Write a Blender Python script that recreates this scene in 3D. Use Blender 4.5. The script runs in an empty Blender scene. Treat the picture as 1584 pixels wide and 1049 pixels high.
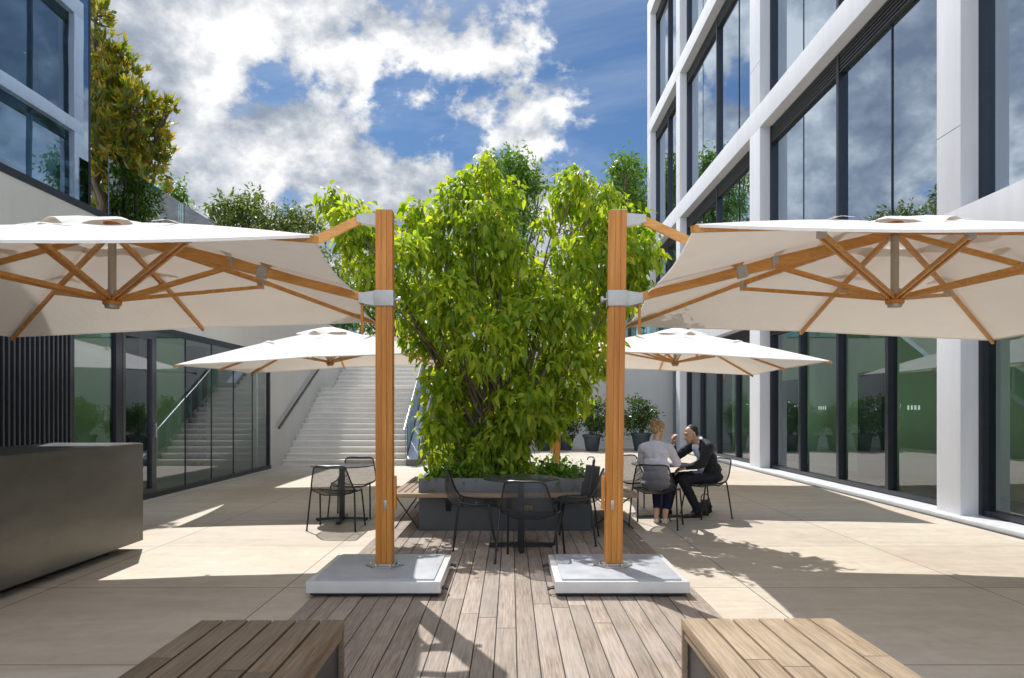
import bpy, bmesh, math, random
import numpy as np
from mathutils import Vector, Matrix, Euler
PI = math.pi
R = math.radians
random.seed(7)
sc = bpy.context.scene
col = sc.collection
V = Vector

# ------------------------------------------------------------------ materials
def new_mat(name):
    m = bpy.data.materials.new(name); m.use_nodes = True
    nt = m.node_tree
    for n in list(nt.nodes): nt.nodes.remove(n)
    return m, nt, nt.nodes.new('ShaderNodeOutputMaterial')

def N(nt, t, **kw):
    n = nt.nodes.new(t)
    for k, v in kw.items():
        if k.startswith('_'): setattr(n, k[1:], v)
        else: n.inputs[k.replace('0', ' ') if k not in n.inputs else k].default_value = v
    return n

def L(nt, a, b): nt.links.new(a, b)

def ramp(nt, fac, stops):
    r = nt.nodes.new('ShaderNodeValToRGB')
    el = r.color_ramp.elements
    while len(el) < len(stops): el.new(0.5)
    for e, (p, c) in zip(el, stops):
        e.position = p; e.color = (*c, 1) if len(c) == 3 else c
    L(nt, fac, r.inputs[0])
    return r.outputs[0]

def mul(nt, a, b, fac=1.0, mode='MULTIPLY'):
    n = nt.nodes.new('ShaderNodeMix'); n.data_type = 'RGBA'; n.blend_type = mode
    n.inputs[0].default_value = fac
    for s, v in ((6, a), (7, b)):
        if isinstance(v, (tuple, list)): n.inputs[s].default_value = (*v, 1)
        else: L(nt, v, n.inputs[s])
    return n.outputs[2]

def tex_noise(nt, scale, detail=4, rough=.55, vec=None, dist=0):
    n = nt.nodes.new('ShaderNodeTexNoise')
    n.inputs['Scale'].default_value = scale; n.inputs['Detail'].default_value = detail
    n.inputs['Roughness'].default_value = rough; n.inputs['Distortion'].default_value = dist
    if vec is not None: L(nt, vec, n.inputs['Vector'])
    return n.outputs[0]

def mapping(nt, vec, scale=(1, 1, 1), rot=(0, 0, 0), loc=(0, 0, 0)):
    m = nt.nodes.new('ShaderNodeMapping')
    m.inputs['Scale'].default_value = scale; m.inputs['Rotation'].default_value = rot
    m.inputs['Location'].default_value = loc
    L(nt, vec, m.inputs['Vector'])
    return m.outputs[0]

def bump(nt, h, strength=.2, dist=.01):
    b = nt.nodes.new('ShaderNodeBump'); b.inputs['Strength'].default_value = strength
    b.inputs['Distance'].default_value = dist
    L(nt, h, b.inputs['Height'])
    return b.outputs[0]

def simple(name, c, rough=.5, metal=0, var=.12, vscale=6, spec=.5, bmp=0, bscale=60, sheen=0, stretch=(1, 1, 1)):
    m, nt, out = new_mat(name)
    p = nt.nodes.new('ShaderNodeBsdfPrincipled')
    g = nt.nodes.new('ShaderNodeNewGeometry')
    v = mapping(nt, g.outputs['Position'], stretch)
    n = tex_noise(nt, vscale, 5, .6, v)
    a = tuple(x * (1 - var) for x in c); b = tuple(min(1, x * (1 + var)) for x in c)
    L(nt, ramp(nt, n, [(.3, a), (.7, b)]), p.inputs['Base Color'])
    rr = nt.nodes.new('ShaderNodeMapRange')
    rr.inputs[3].default_value = max(0, rough - .08); rr.inputs[4].default_value = min(1, rough + .08)
    L(nt, n, rr.inputs[0]); L(nt, rr.outputs[0], p.inputs['Roughness'])
    p.inputs['Metallic'].default_value = metal
    p.inputs['Specular IOR Level'].default_value = spec
    if sheen: p.inputs['Sheen Weight'].default_value = sheen
    if bmp: L(nt, bump(nt, tex_noise(nt, bscale, 4, .6, v), bmp, .004), p.inputs['Normal'])
    L(nt, p.outputs[0], out.inputs[0])
    return m

def wood(name, base, dark, axis='Z', scale=1.0, rough=.5, island=.3, spec=.4, grey=None, fine=1.0):
    m, nt, out = new_mat(name)
    p = nt.nodes.new('ShaderNodeBsdfPrincipled')
    tc = nt.nodes.new('ShaderNodeTexCoord'); g = nt.nodes.new('ShaderNodeNewGeometry')
    s = {'X': (.6, 14, 14), 'Y': (14, .6, 14), 'Z': (14, 14, .6)}[axis]
    off = nt.nodes.new('ShaderNodeVectorMath'); off.operation = 'MULTIPLY_ADD'
    comb = nt.nodes.new('ShaderNodeCombineXYZ')
    for i in range(3): L(nt, g.outputs['Random Per Island'], comb.inputs[i])
    L(nt, comb.outputs[0], off.inputs[0]); off.inputs[1].default_value = (37, 53, 71); L(nt, tc.outputs['Object'], off.inputs[2])
    v = mapping(nt, off.outputs[0], tuple(x * scale for x in s))
    n1 = tex_noise(nt, 1.2, 6, .62, v, .7)
    v2 = mapping(nt, off.outputs[0], tuple(x * scale * 6 for x in s))
    n2 = tex_noise(nt, 1.0, 3, .6, v2)
    c = ramp(nt, n1, [(.28, dark), (.5, tuple((a + b) / 2 for a, b in zip(base, dark))), (.66, base)])
    c = mul(nt, c, ramp(nt, n2, [(.3, (1 - .35 * fine,) * 3), (.62, (1.08,) * 3)]))
    if grey:
        n3 = tex_noise(nt, 1.6, 4, .6, off.outputs[0])
        mx = nt.nodes.new('ShaderNodeMix'); mx.data_type = 'RGBA'
        L(nt, ramp(nt, n3, [(.35, (0, 0, 0)), (.65, (.8, .8, .8))]), mx.inputs[0])
        L(nt, c, mx.inputs[6]); mx.inputs[7].default_value = (*grey, 1)
        gg = mul(nt, mx.outputs[2], ramp(nt, n2, [(.3, (.72,) * 3), (.62, (1.05,) * 3)]), .7)
        c = gg
    c = mul(nt, c, ramp(nt, g.outputs['Random Per Island'], [(0, (1 - island,) * 3), (1, (1 + island * .6,) * 3)]))
    L(nt, c, p.inputs['Base Color'])
    p.inputs['Roughness'].default_value = rough; p.inputs['Specular IOR Level'].default_value = spec
    L(nt, bump(nt, n2, .35, .002), p.inputs['Normal'])
    L(nt, p.outputs[0], out.inputs[0])
    return m

def leaf_mat(name, c_a, c_b, c_c, trans=.45, rough=.38, spec=.5):
    m, nt, out = new_mat(name)
    g = nt.nodes.new('ShaderNodeNewGeometry')
    c = ramp(nt, g.outputs['Random Per Island'], [(0, c_a), (.5, c_b), (.93, c_c), (1, c_c)])
    n = tex_noise(nt, 1.3, 3, .6, g.outputs['Position'])
    c = mul(nt, c, ramp(nt, n, [(.3, (.72, .78, .7)), (.7, (1.2, 1.15, 1.1))]))
    p = nt.nodes.new('ShaderNodeBsdfPrincipled')
    L(nt, c, p.inputs['Base Color']); p.inputs['Roughness'].default_value = rough
    p.inputs['Specular IOR Level'].default_value = spec
    t = nt.nodes.new('ShaderNodeBsdfTranslucent')
    L(nt, mul(nt, c, (1.6, 1.5, .45)), t.inputs[0])
    mx = nt.nodes.new('ShaderNodeMixShader'); mx.inputs[0].default_value = trans
    L(nt, p.outputs[0], mx.inputs[1]); L(nt, t.outputs[0], mx.inputs[2])
    L(nt, mx.outputs[0], out.inputs[0])
    return m

def glass_mat(name, tint, refl=.3, gtint=(.9, .93, 1), power=1.0, wav=.0, rough=0.0):
    """coated architectural pane: tinted see-through layer under a mirror layer that grows towards grazing angles"""
    m, nt, out = new_mat(name)
    t = nt.nodes.new('ShaderNodeBsdfTransparent'); t.inputs[0].default_value = (*tint, 1)
    gl = nt.nodes.new('ShaderNodeBsdfGlossy'); gl.inputs[0].default_value = (*gtint, 1); gl.inputs['Roughness'].default_value = rough
    f = nt.nodes.new('ShaderNodeFresnel'); f.inputs[0].default_value = 1.5
    mr = nt.nodes.new('ShaderNodeMapRange'); mr.inputs[3].default_value = refl; mr.inputs[4].default_value = 1
    L(nt, f.outputs[0], mr.inputs[0])
    if wav:
        g = nt.nodes.new('ShaderNodeNewGeometry')
        b = bump(nt, tex_noise(nt, .8, 1, .4, g.outputs['Position']), wav, .02)
        L(nt, b, gl.inputs['Normal'])
    mx = nt.nodes.new('ShaderNodeMixShader')
    L(nt, mr.outputs[0], mx.inputs[0]); L(nt, t.outputs[0], mx.inputs[1]); L(nt, gl.outputs[0], mx.inputs[2])
    L(nt, mx.outputs[0], out.inputs[0])
    return m

def fabric_mat(name, c, trans=.3):
    m, nt, out = new_mat(name)
    g = nt.nodes.new('ShaderNodeNewGeometry')
    n = tex_noise(nt, 1.6, 4, .6, g.outputs['Position'])
    cc = ramp(nt, n, [(.3, tuple(x * .95 for x in c)), (.7, c)])
    w = tex_noise(nt, 420, 1, .5, g.outputs['Position'])
    p = nt.nodes.new('ShaderNodeBsdfDiffuse'); L(nt, cc, p.inputs[0])
    n5 = tex_noise(nt, 7, 3, .5, mapping(nt, g.outputs['Position'], (1, .35, 1), (0, 0, .6)), .6)
    hh = nt.nodes.new('ShaderNodeMath'); hh.operation = 'MULTIPLY_ADD'; L(nt, n5, hh.inputs[0]); hh.inputs[1].default_value = .35; L(nt, n, hh.inputs[2])
    L(nt, bump(nt, hh.outputs[0], .6, .035), p.inputs['Normal'])
    t = nt.nodes.new('ShaderNodeBsdfTranslucent'); L(nt, mul(nt, cc, (.95, .9, .84)), t.inputs[0])
    mx = nt.nodes.new('ShaderNodeMixShader'); mx.inputs[0].default_value = trans
    L(nt, p.outputs[0], mx.inputs[1]); L(nt, t.outputs[0], mx.inputs[2]); L(nt, mx.outputs[0], out.inputs[0])
    return m

def mesh_mat(name, c, cell=.011, hole=.36):
    """expanded metal: round holes really let light through"""
    m, nt, out = new_mat(name)
    tc = nt.nodes.new('ShaderNodeTexCoord')
    v = mapping(nt, tc.outputs['UV'], (1 / cell, 1 / cell, 1))
    vo = nt.nodes.new('ShaderNodeTexVoronoi'); vo.inputs['Scale'].default_value = 1; vo.inputs['Randomness'].default_value = 0
    vo.voronoi_dimensions = '2D'
    L(nt, v, vo.inputs['Vector'])
    lt = nt.nodes.new('ShaderNodeMath'); lt.operation = 'LESS_THAN'; lt.inputs[1].default_value = hole
    L(nt, vo.outputs['Distance'], lt.inputs[0])
    p = nt.nodes.new('ShaderNodeBsdfPrincipled'); p.inputs['Base Color'].default_value = (*c, 1); p.inputs['Roughness'].default_value = .45
    t = nt.nodes.new('ShaderNodeBsdfTransparent')
    mx = nt.nodes.new('ShaderNodeMixShader')
    L(nt, lt.outputs[0], mx.inputs[0]); L(nt, p.outputs[0], mx.inputs[1]); L(nt, t.outputs[0], mx.inputs[2])
    L(nt, mx.outputs[0], out.inputs[0])
    return m

def concrete_floor():
    m, nt, out = new_mat('courtyard_concrete')
    p = nt.nodes.new('ShaderNodeBsdfPrincipled'); g = nt.nodes.new('ShaderNodeNewGeometry')
    P = g.outputs['Position']
    n1 = tex_noise(nt, .55, 6, .62, P, .3); n2 = tex_noise(nt, 6, 6, .68, P, .2); n3 = tex_noise(nt, 140, 2, .5, P)
    vs = mapping(nt, P, (.5, 2.4, 1), (0, 0, .2)); n4 = tex_noise(nt, 1.4, 6, .7, vs, .8)
    c = ramp(nt, n1, [(.28, (.56, .49, .395)), (.72, (.64, .575, .485))])
    c = mul(nt, c, ramp(nt, n2, [(.28, (.88, .87, .86)), (.7, (1.05, 1.05, 1.05))]))
    c = mul(nt, c, ramp(nt, n4, [(.3, (.88, .86, .83)), (.62, (1.03, 1.03, 1.03))]))
    c = mul(nt, c, ramp(nt, n3, [(.3, (.92,) * 3), (.7, (1.05,) * 3)]))
    # small dark specks and drip stains
    vo = nt.nodes.new('ShaderNodeTexVoronoi'); vo.inputs['Scale'].default_value = 2.2; L(nt, P, vo.inputs['Vector'])
    c = mul(nt, c, ramp(nt, vo.outputs['Distance'], [(.0, (.62, .58, .52)), (.022, (.7, .67, .62)), (.05, (1, 1, 1))]), .8)
    # each cast slab has a slightly different tone
    sn = nt.nodes.new('ShaderNodeVectorMath'); sn.operation = 'MULTIPLY_ADD'; L(nt, P, sn.inputs[0]); sn.inputs[1].default_value = (1 / 1.92, 1 / 1.715, 0); sn.inputs[2].default_value = (-1.97 / 1.92 + 40, -3.95 / 1.715 + 40, 0)
    fl = nt.nodes.new('ShaderNodeVectorMath'); fl.operation = 'FLOOR'; L(nt, sn.outputs[0], fl.inputs[0])
    wn = nt.nodes.new('ShaderNodeTexWhiteNoise'); wn.noise_dimensions = '2D'; L(nt, fl.outputs[0], wn.inputs['Vector'])
    c = mul(nt, c, ramp(nt, wn.outputs['Value'], [(0, (.955, .955, .96)), (1, (1.03, 1.03, 1.02))]))
    st_ = tex_noise(nt, 2.6, 8, .7, P, 1.2)
    c = mul(nt, c, ramp(nt, st_, [(.30, (.86, .84, .80)), (.44, (1, 1, 1))]), .6)
    # saw-cut joints, 1.72 m along y and 1.9 m along x
    sx = nt.nodes.new('ShaderNodeSeparateXYZ'); L(nt, P, sx.inputs[0])
    def joint(sock, off, per, w):
        a = nt.nodes.new('ShaderNodeMath'); a.operation = 'SUBTRACT'; L(nt, sock, a.inputs[0]); a.inputs[1].default_value = off
        b = nt.nodes.new('ShaderNodeMath'); b.operation = 'PINGPONG'; L(nt, a.outputs[0], b.inputs[0]); b.inputs[1].default_value = per / 2
        d = nt.nodes.new('ShaderNodeMath'); d.operation = 'LESS_THAN'; L(nt, b.outputs[0], d.inputs[0]); d.inputs[1].default_value = w
        return d.outputs[0]
    j1 = joint(sx.outputs[1], 3.95, 1.715, .0045); j2 = joint(sx.outputs[0], 1.97, 1.92, .0045)
    mxj = nt.nodes.new('ShaderNodeMath'); mxj.operation = 'MAXIMUM'; L(nt, j1, mxj.inputs[0]); L(nt, j2, mxj.inputs[1])
    jm = nt.nodes.new('ShaderNodeMix'); jm.data_type = 'RGBA'; L(nt, mxj.outputs[0], jm.inputs[0])
    L(nt, c, jm.inputs[6]); jm.inputs[7].default_value = (.1, .085, .07, 1)
    L(nt, jm.outputs[2], p.inputs['Base Color'])
    rr = nt.nodes.new('ShaderNodeMapRange'); rr.inputs[3].default_value = .5; rr.inputs[4].default_value = .8; L(nt, n2, rr.inputs[0])
    L(nt, rr.outputs[0], p.inputs['Roughness']); p.inputs['Specular IOR Level'].default_value = .35
    L(nt, bump(nt, n2, .15, .004), p.inputs['Normal'])
    L(nt, p.outputs[0], out.inputs[0])
    return m

def panel_mat(name, c, stain=.12):
    m, nt, out = new_mat(name)
    p = nt.nodes.new('ShaderNodeBsdfPrincipled'); g = nt.nodes.new('ShaderNodeNewGeometry'); P = g.outputs['Position']
    n1 = tex_noise(nt, .8, 5, .6, P); vs = mapping(nt, P, (5, 5, .35)); n2 = tex_noise(nt, 1, 6, .65, vs); n3 = tex_noise(nt, 70, 3, .6, P)
    cc = ramp(nt, n1, [(.3, tuple(x * .93 for x in c)), (.7, c)])
    cc = mul(nt, cc, ramp(nt, n2, [(.32, (1 - stain,) * 3), (.62, (1.02,) * 3)]))
    cc = mul(nt, cc, ramp(nt, n3, [(.3, (.96,) * 3), (.7, (1.03,) * 3)]))
    L(nt, cc, p.inputs['Base Color']); p.inputs['Roughness'].default_value = .75; p.inputs['Specular IOR Level'].default_value = .3
    L(nt, bump(nt, n3, .12, .003), p.inputs['Normal'])
    L(nt, p.outputs[0], out.inputs[0])
    return m

M = {}
M['floor'] = concrete_floor()
M['render'] = panel_mat('grey_concrete_wall', (.64, .635, .605), .03)
M['stone'] = panel_mat('white_facade_panel', (.70, .71, .735), .06)
M['step'] = panel_mat('pale_stone_step', (.78, .75, .69), .06)
M['terrace'] = panel_mat('terrace_paving', (.42, .40, .36))
M['deck'] = wood('weathered_deck_board', (.42, .33, .26), (.27, .205, .155), 'Y', 1.1, .62, .18, .35, (.41, .35, .30))
M['benchwood_d'] = wood('dark_weathered_bench_wood', (.34, .225, .13), (.16, .10, .055), 'Y', 1.2, .55, .28, .35, (.25, .195, .14))
M['benchwood_l'] = wood('pale_oiled_bench_wood', (.47, .355, .24), (.31, .215, .13), 'Y', 1.2, .5, .16, .4, (.46, .36, .25))
M['benchwood_x'] = wood('planter_bench_wood', (.42, .30, .20), (.22, .15, .095), 'Y', 1.2, .55, .2, .35)
M['teak'] = wood('oiled_parasol_teak', (.62, .27, .06), (.47, .175, .03), 'Z', 1.0, .42, .08, .3, fine=.45)
M['teak_x'] = wood('oiled_parasol_rib_teak', (.66, .34, .10), (.50, .225, .055), 'X', 1.0, .42, .12, .3, fine=.4)
M['canopy'] = fabric_mat('off_white_canopy', (.86, .83, .79), .13)
M['alu'] = simple('cast_aluminium_bracket', (.42, .41, .39), .42, .35, .08, 20)
M['shaft'] = simple('anodised_shaft', (.45, .40, .33), .35, .6, .06, 20)
M['basemetal'] = simple('pale_grey_pedestal', (.64, .63, .61), .45, .1, .09, 4, bmp=.05)
M['basetop'] = simple('grey_pedestal_plate', (.42, .44, .47), .5, .1, .14, 5, bmp=.1, bscale=200)
M['steel'] = simple('brushed_steel', (.42, .40, .37), .35, .8, .1, 30)
M['black'] = simple('black_rubber', (.015, .015, .017), .5, 0, .2, 20)
M['frame'] = simple('black_chair_steel', (.016, .017, .019), .34, .2, .2, 20)
M['shell'] = mesh_mat('black_expanded_metal', (.032, .034, .038))
M['table'] = simple('dark_table_top', (.045, .05, .058), .25, 0, .15, 8)
M['counter'] = simple('dark_brushed_metal', (.15, .145, .13), .40, .6, .22, 1.4, bmp=.04, stretch=(1, 1, 2.5))
M['counter_top'] = simple('brushed_counter_top', (.13, .13, .135), .3, .65, .2, 3)
M['planter'] = simple('slate_blue_planter_metal', (.125, .138, .145), .45, .2, .14, 2.5)
M['planter_d'] = simple('dark_planter_plinth', (.06, .065, .066), .5, .15, .2, 3)
M['brass'] = simple('yellow_label_plate', (.45, .30, .08), .5, 0, .3, 90)
M['soil'] = simple('planter_soil', (.05, .035, .022), .95, 0, .4, 20, bmp=.8)
M['anth'] = simple('anthracite_window_frame', (.03, .035, .045), .35, .4, .12, 8)
M['anth2'] = simple('grey_door_frame', (.085, .092, .10), .38, .5, .1, 8)
M['slat'] = simple('dark_aluminium_fin', (.07, .075, .085), .4, .5, .12, 8)
M['louvre'] = simple('dark_louvre', (.05, .05, .05), .5, .3, .15, 8)
M['sill'] = simple('white_sill', (.72, .73, .74), .45, .1, .08, 6)
M['grate'] = simple('drain_channel', (.05, .052, .055), .6, .3, .2, 30)
M['glass_r'] = glass_mat('blue_coated_glass', (.5, .68, .74), .6, (.74, .86, 1.0), wav=.05)
M['glass_rg'] = glass_mat('green_ground_glass', (.68, .95, .70), .15, (.84, .88, .98), wav=.03)
M['glass_l'] = glass_mat('green_left_glass', (.64, .94, .66), .17, (.86, .88, .98), wav=.03)
M['glass_u'] = glass_mat('blue_upper_left_glass', (.22, .36, .44), .38, (.62, .78, 1.0), wav=.05)
M['glass_b'] = glass_mat('balustrade_glass', (.55, .76, .72), .14, (.85, .95, 1))
M['rail'] = simple('steel_handrail', (.40, .41, .43), .3, .8, .08, 20)
M['rail_d'] = simple('dark_handrail', (.06, .065, .08), .35, .4, .1, 20)
M['int_wall'] = simple('interior_wall', (.78, .79, .76), .8, 0, .06, 1)
M['int_dark'] = simple('interior_dark_wall', (.10, .11, .14), .7, 0, .1, 1)
M['int_floor'] = simple('interior_floor', (.28, .27, .26), .5, 0, .08, 3)
M['pot'] = simple('slate_plastic_pot', (.055, .07, .085), .55, 0, .12, 6)
M['bark'] = simple('grey_brown_bark', (.14, .105, .075), .85, 0, .35, 14, bmp=.8, bscale=40, stretch=(1, 1, .3))
M['leaf_main'] = leaf_mat('lime_green_drooping_leaf', (.16, .28, .028), (.29, .42, .04), (.50, .56, .07), .6, .4, .4)
M['leaf_mag'] = leaf_mat('magnolia_leaf', (.09, .14, .018), (.24, .30, .03), (.44, .30, .04), .42, .3, .6)
M['leaf_far'] = leaf_mat('dark_olive_leaf', (.07, .11, .028), (.11, .165, .035), (.17, .21, .05), .35, .5, .3)
M['leaf_green'] = leaf_mat('mid_green_leaf', (.07, .16, .02), (.12, .24, .025), (.19, .31, .035), .35, .4, .45)
M['leaf_pot'] = leaf_mat('camellia_leaf', (.025, .075, .012), (.05, .12, .016), (.11, .19, .03), .28, .28, .6)
M['fruit'] = simple('red_fruit', (.5, .03, .01), .4, 0, .2, 10)
M['red'] = simple('red_sign', (.6, .02, .02), .5)
M['white'] = simple('white_paint', (.8, .8, .8), .5, 0, .04)
M['sticker'] = simple('pale_glass_marker', (.45, .62, .55), .5, 0, .04)
M['skin_w'] = simple('light_skin', (.62, .36, .26), .5, 0, .08, 30)
M['skin_m'] = simple('tan_skin', (.52, .30, .20), .48, 0, .1, 30)
M['blouse'] = simple('pale_lilac_blouse', (.64, .62, .69), .8, 0, .07, 9, .2, .5, 30, .2)
M['navy'] = simple('navy_trousers', (.012, .016, .05), .8, 0, .2, 10, .2, .5, 50)
M['suit'] = simple('black_suit', (.014, .014, .016), .75, 0, .25, 10, .25, .6, 30, .15)
M['suit_leg'] = simple('dark_suit_trousers', (.016, .017, .024), .75, 0, .25, 10, .25, .6, 30)
M['shirt'] = simple('pale_blue_shirt', (.55, .62, .74), .75, 0, .05, 20)
M['hair_w'] = simple('blonde_hair', (.36, .235, .12), .55, 0, .6, 55, .4, .8, 90, stretch=(1, 1, .35))
M['hair_m'] = simple('dark_short_hair', (.02, .016, .013), .6, 0, .4, 60, .4, .6, 120)
M['shoe_w'] = simple('white_sneaker', (.68, .64, .56), .6, 0, .08, 20)
M['shoe_m'] = simple('black_leather_shoe', (.012, .012, .012), .2, 0, .2, 10)
M['leather'] = simple('black_leather', (.014, .014, .015), .38, 0, .3, 14, .5, .5, 50)
M['eye'] = simple('dark_eye', (.02, .012, .01), .2)
M['lips'] = simple('lips', (.34, .14, .11), .5)

# ------------------------------------------------------------------ object helpers
def tag(o, label=None, cat=None, group=None, kind=None):
    if label: o['label'] = label
    if cat: o['category'] = cat
    if group: o['group'] = group
    if kind: o['kind'] = kind
    return o

def thing(name, label, cat, loc=(0, 0, 0), rz=0, group=None):
    o = bpy.data.objects.new(name, None); col.objects.link(o)
    o.empty_display_size = .2
    o.location = loc; o.rotation_euler = (0, 0, rz)
    return tag(o, label, cat, group)

def wloc(o):
    p = V((0, 0, 0))
    while o is not None: p += o.location; o = o.parent
    return p

def link_mesh(name, me, mat, parent=None, world=False):
    me.materials.append(mat) if not isinstance(mat, (list, tuple)) else [me.materials.append(x) for x in mat]
    o = bpy.data.objects.new(name, me); col.objects.link(o)
    if parent is not None:
        o.parent = parent
        if world: me.transform(Matrix.Translation(-wloc(parent)))
    return o

class MB:
    def __init__(s): s.bm = bmesh.new()
    def box(s, x0, x1, y0, y1, z0, z1, bev=0, rot=None, piv=None):
        vs = [s.bm.verts.new((x, y, z)) for x in (x0, x1) for y in (y0, y1) for z in (z0, z1)]
        fs = [(0, 1, 3, 2), (4, 6, 7, 5), (0, 4, 5, 1), (2, 3, 7, 6), (0, 2, 6, 4), (1, 5, 7, 3)]
        ff = [s.bm.faces.new([vs[i] for i in f]) for f in fs]
        if bev:
            es = list({e for f in ff for e in f.edges})
            r = bmesh.ops.bevel(s.bm, geom=es, offset=bev, segments=2, affect='EDGES', profile=.7)
            vs = list({v for f in r['faces'] for v in f.verts} | {v for v in vs if v.is_valid})
        if rot is not None:
            bmesh.ops.rotate(s.bm, verts=vs, cent=piv, matrix=rot)
        return s
    def bar(s, a, b, w, h, up=(0, 0, 1), bev=0):
        """rectangular bar from a to b, w sideways, h along up"""
        a, b = V(a), V(b); d = (b - a); ln = d.length; d.normalize()
        side = d.cross(V(up)); side.normalize(); u = side.cross(d)
        vs = [s.bm.verts.new(a + d * t + side * (i * w / 2) + u * (j * h / 2)) for t in (0, ln) for i in (-1, 1) for j in (-1, 1)]
        fs = [(0, 1, 3, 2), (4, 6, 7, 5), (0, 4, 5, 1), (2, 3, 7, 6), (0, 2, 6, 4), (1, 5, 7, 3)]
        ff = [s.bm.faces.new([vs[i] for i in f]) for f in fs]
        if bev:
            es = list({e for f in ff for e in f.edges})
            bmesh.ops.bevel(s.bm, geom=es, offset=bev, segments=2, affect='EDGES')
        return s
    def tube(s, pts, r, seg=8, closed=False, cap=True):
        pts = [V(p) for p in pts]; n = len(pts)
        rr = r if isinstance(r, (list, tuple)) else [r] * n
        rings = []; prev = None
        for i, p in enumerate(pts):
            if closed: t = pts[(i + 1) % n] - pts[i - 1]
            else: t = pts[min(i + 1, n - 1)] - pts[max(i - 1, 0)]
            if t.length < 1e-9: t = V((0, 0, 1))
            t.normalize()
            if prev is None:
                a = V((0, 0, 1)) if abs(t.z) < .9 else V((1, 0, 0))
                u = t.cross(a).normalized()
            else:
                u = (prev - t * prev.dot(t)).normalized()
            prev = u; w = t.cross(u)
            rings.append([s.bm.verts.new(p + (u * math.cos(2 * PI * k / seg) + w * math.sin(2 * PI * k / seg)) * rr[i]) for k in range(seg)])
        for i in range(n if closed else n - 1):
            A, B = rings[i], rings[(i + 1) % n]
            for k in range(seg):
                f = s.bm.faces.new((A[k], A[(k + 1) % seg], B[(k + 1) % seg], B[k])); f.smooth = True
        if cap and not closed:
            s.bm.faces.new(rings[0][::-1]); s.bm.faces.new(rings[-1])
        return s
    def lathe(s, prof, c=(0, 0, 0), seg=32, close=True):
        rings = []
        for (r, z) in prof:
            rings.append([s.bm.verts.new((c[0] + r * math.cos(2 * PI * k / seg), c[1] + r * math.sin(2 * PI * k / seg), c[2] + z)) for k in range(seg)])
        for A, B in zip(rings, rings[1:]):
            for k in range(seg):
                f = s.bm.faces.new((A[k], A[(k + 1) % seg], B[(k + 1) % seg], B[k])); f.smooth = True
        if close:
            s.bm.faces.new(rings[0][::-1]); s.bm.faces.new(rings[-1])
        return s
    def prism(s, poly, z0, z1):
        a = [s.bm.verts.new((x, y, z0)) for x, y in poly]; b = [s.bm.verts.new((x, y, z1)) for x, y in poly]
        s.bm.faces.new(a[::-1]); s.bm.faces.new(b); n = len(poly)
        for i in range(n): s.bm.faces.new((a[i], a[(i + 1) % n], b[(i + 1) % n], b[i]))
        return s
    def hull(s, pts, faces):
        vs = [s.bm.verts.new(p) for p in pts]
        for f in faces: s.bm.faces.new([vs[i] for i in f])
        return s
    def ell(s, c, r, sub=2, rot=None):
        m = Matrix.Translation(V(c)) @ (rot.to_4x4() if rot is not None else Matrix.Identity(4)) @ Matrix.Diagonal((*r, 1))
        res = bmesh.ops.create_icosphere(s.bm, subdivisions=sub, radius=1, matrix=m)
        for v in res['verts']:
            for f in v.link_faces: f.smooth = True
        return s
    def capsule(s, a, b, ra, rb):
        s.ell(a, (ra,) * 3); s.ell(b, (rb,) * 3)
        s.tube([a, b], [ra, rb], 12)
        return s
    def chain(s, pr):
        for (a, ra), (b, rb) in zip(pr, pr[1:]): s.capsule(a, b, ra, rb)
        return s
    def build(s, name, mat, parent=None, world=False, normals=True, sharp=40):
        if normals: bmesh.ops.recalc_face_normals(s.bm, faces=s.bm.faces)
        me = bpy.data.meshes.new(name); s.bm.to_mesh(me); s.bm.free()
        o = link_mesh(name, me, mat, parent, world)
        try: me.set_sharp_from_angle(angle=R(sharp))
        except Exception: pass
        return o

def copy_tree(o, parent=None):
    c = o.copy(); col.objects.link(c)
    if parent is not None: c.parent = parent
    for ch in list(o.children): copy_tree(ch, c)
    return c

def np_mesh(name, verts, faces_by_n, mat, parent=None, world=False, smooth=False):
    me = bpy.data.meshes.new(name)
    me.vertices.add(len(verts)); me.vertices.foreach_set('co', np.asarray(verts, np.float32).ravel())
    loops = np.concatenate([f.ravel() for f in faces_by_n]).astype(np.int32)
    sizes = np.concatenate([np.full(len(f), f.shape[1]) for f in faces_by_n]).astype(np.int32)
    starts = np.concatenate([[0], np.cumsum(sizes)[:-1]]).astype(np.int32)
    me.loops.add(len(loops)); me.loops.foreach_set('vertex_index', loops)
    me.polygons.add(len(sizes)); me.polygons.foreach_set('loop_start', starts)
    me.update(calc_edges=True); me.validate()
    if smooth: me.polygons.foreach_set('use_smooth', np.ones(len(sizes), bool))
    return link_mesh(name, me, mat, parent, world)

def unit(a): return a / np.maximum(np.linalg.norm(a, axis=1, keepdims=True), 1e-9)

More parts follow.
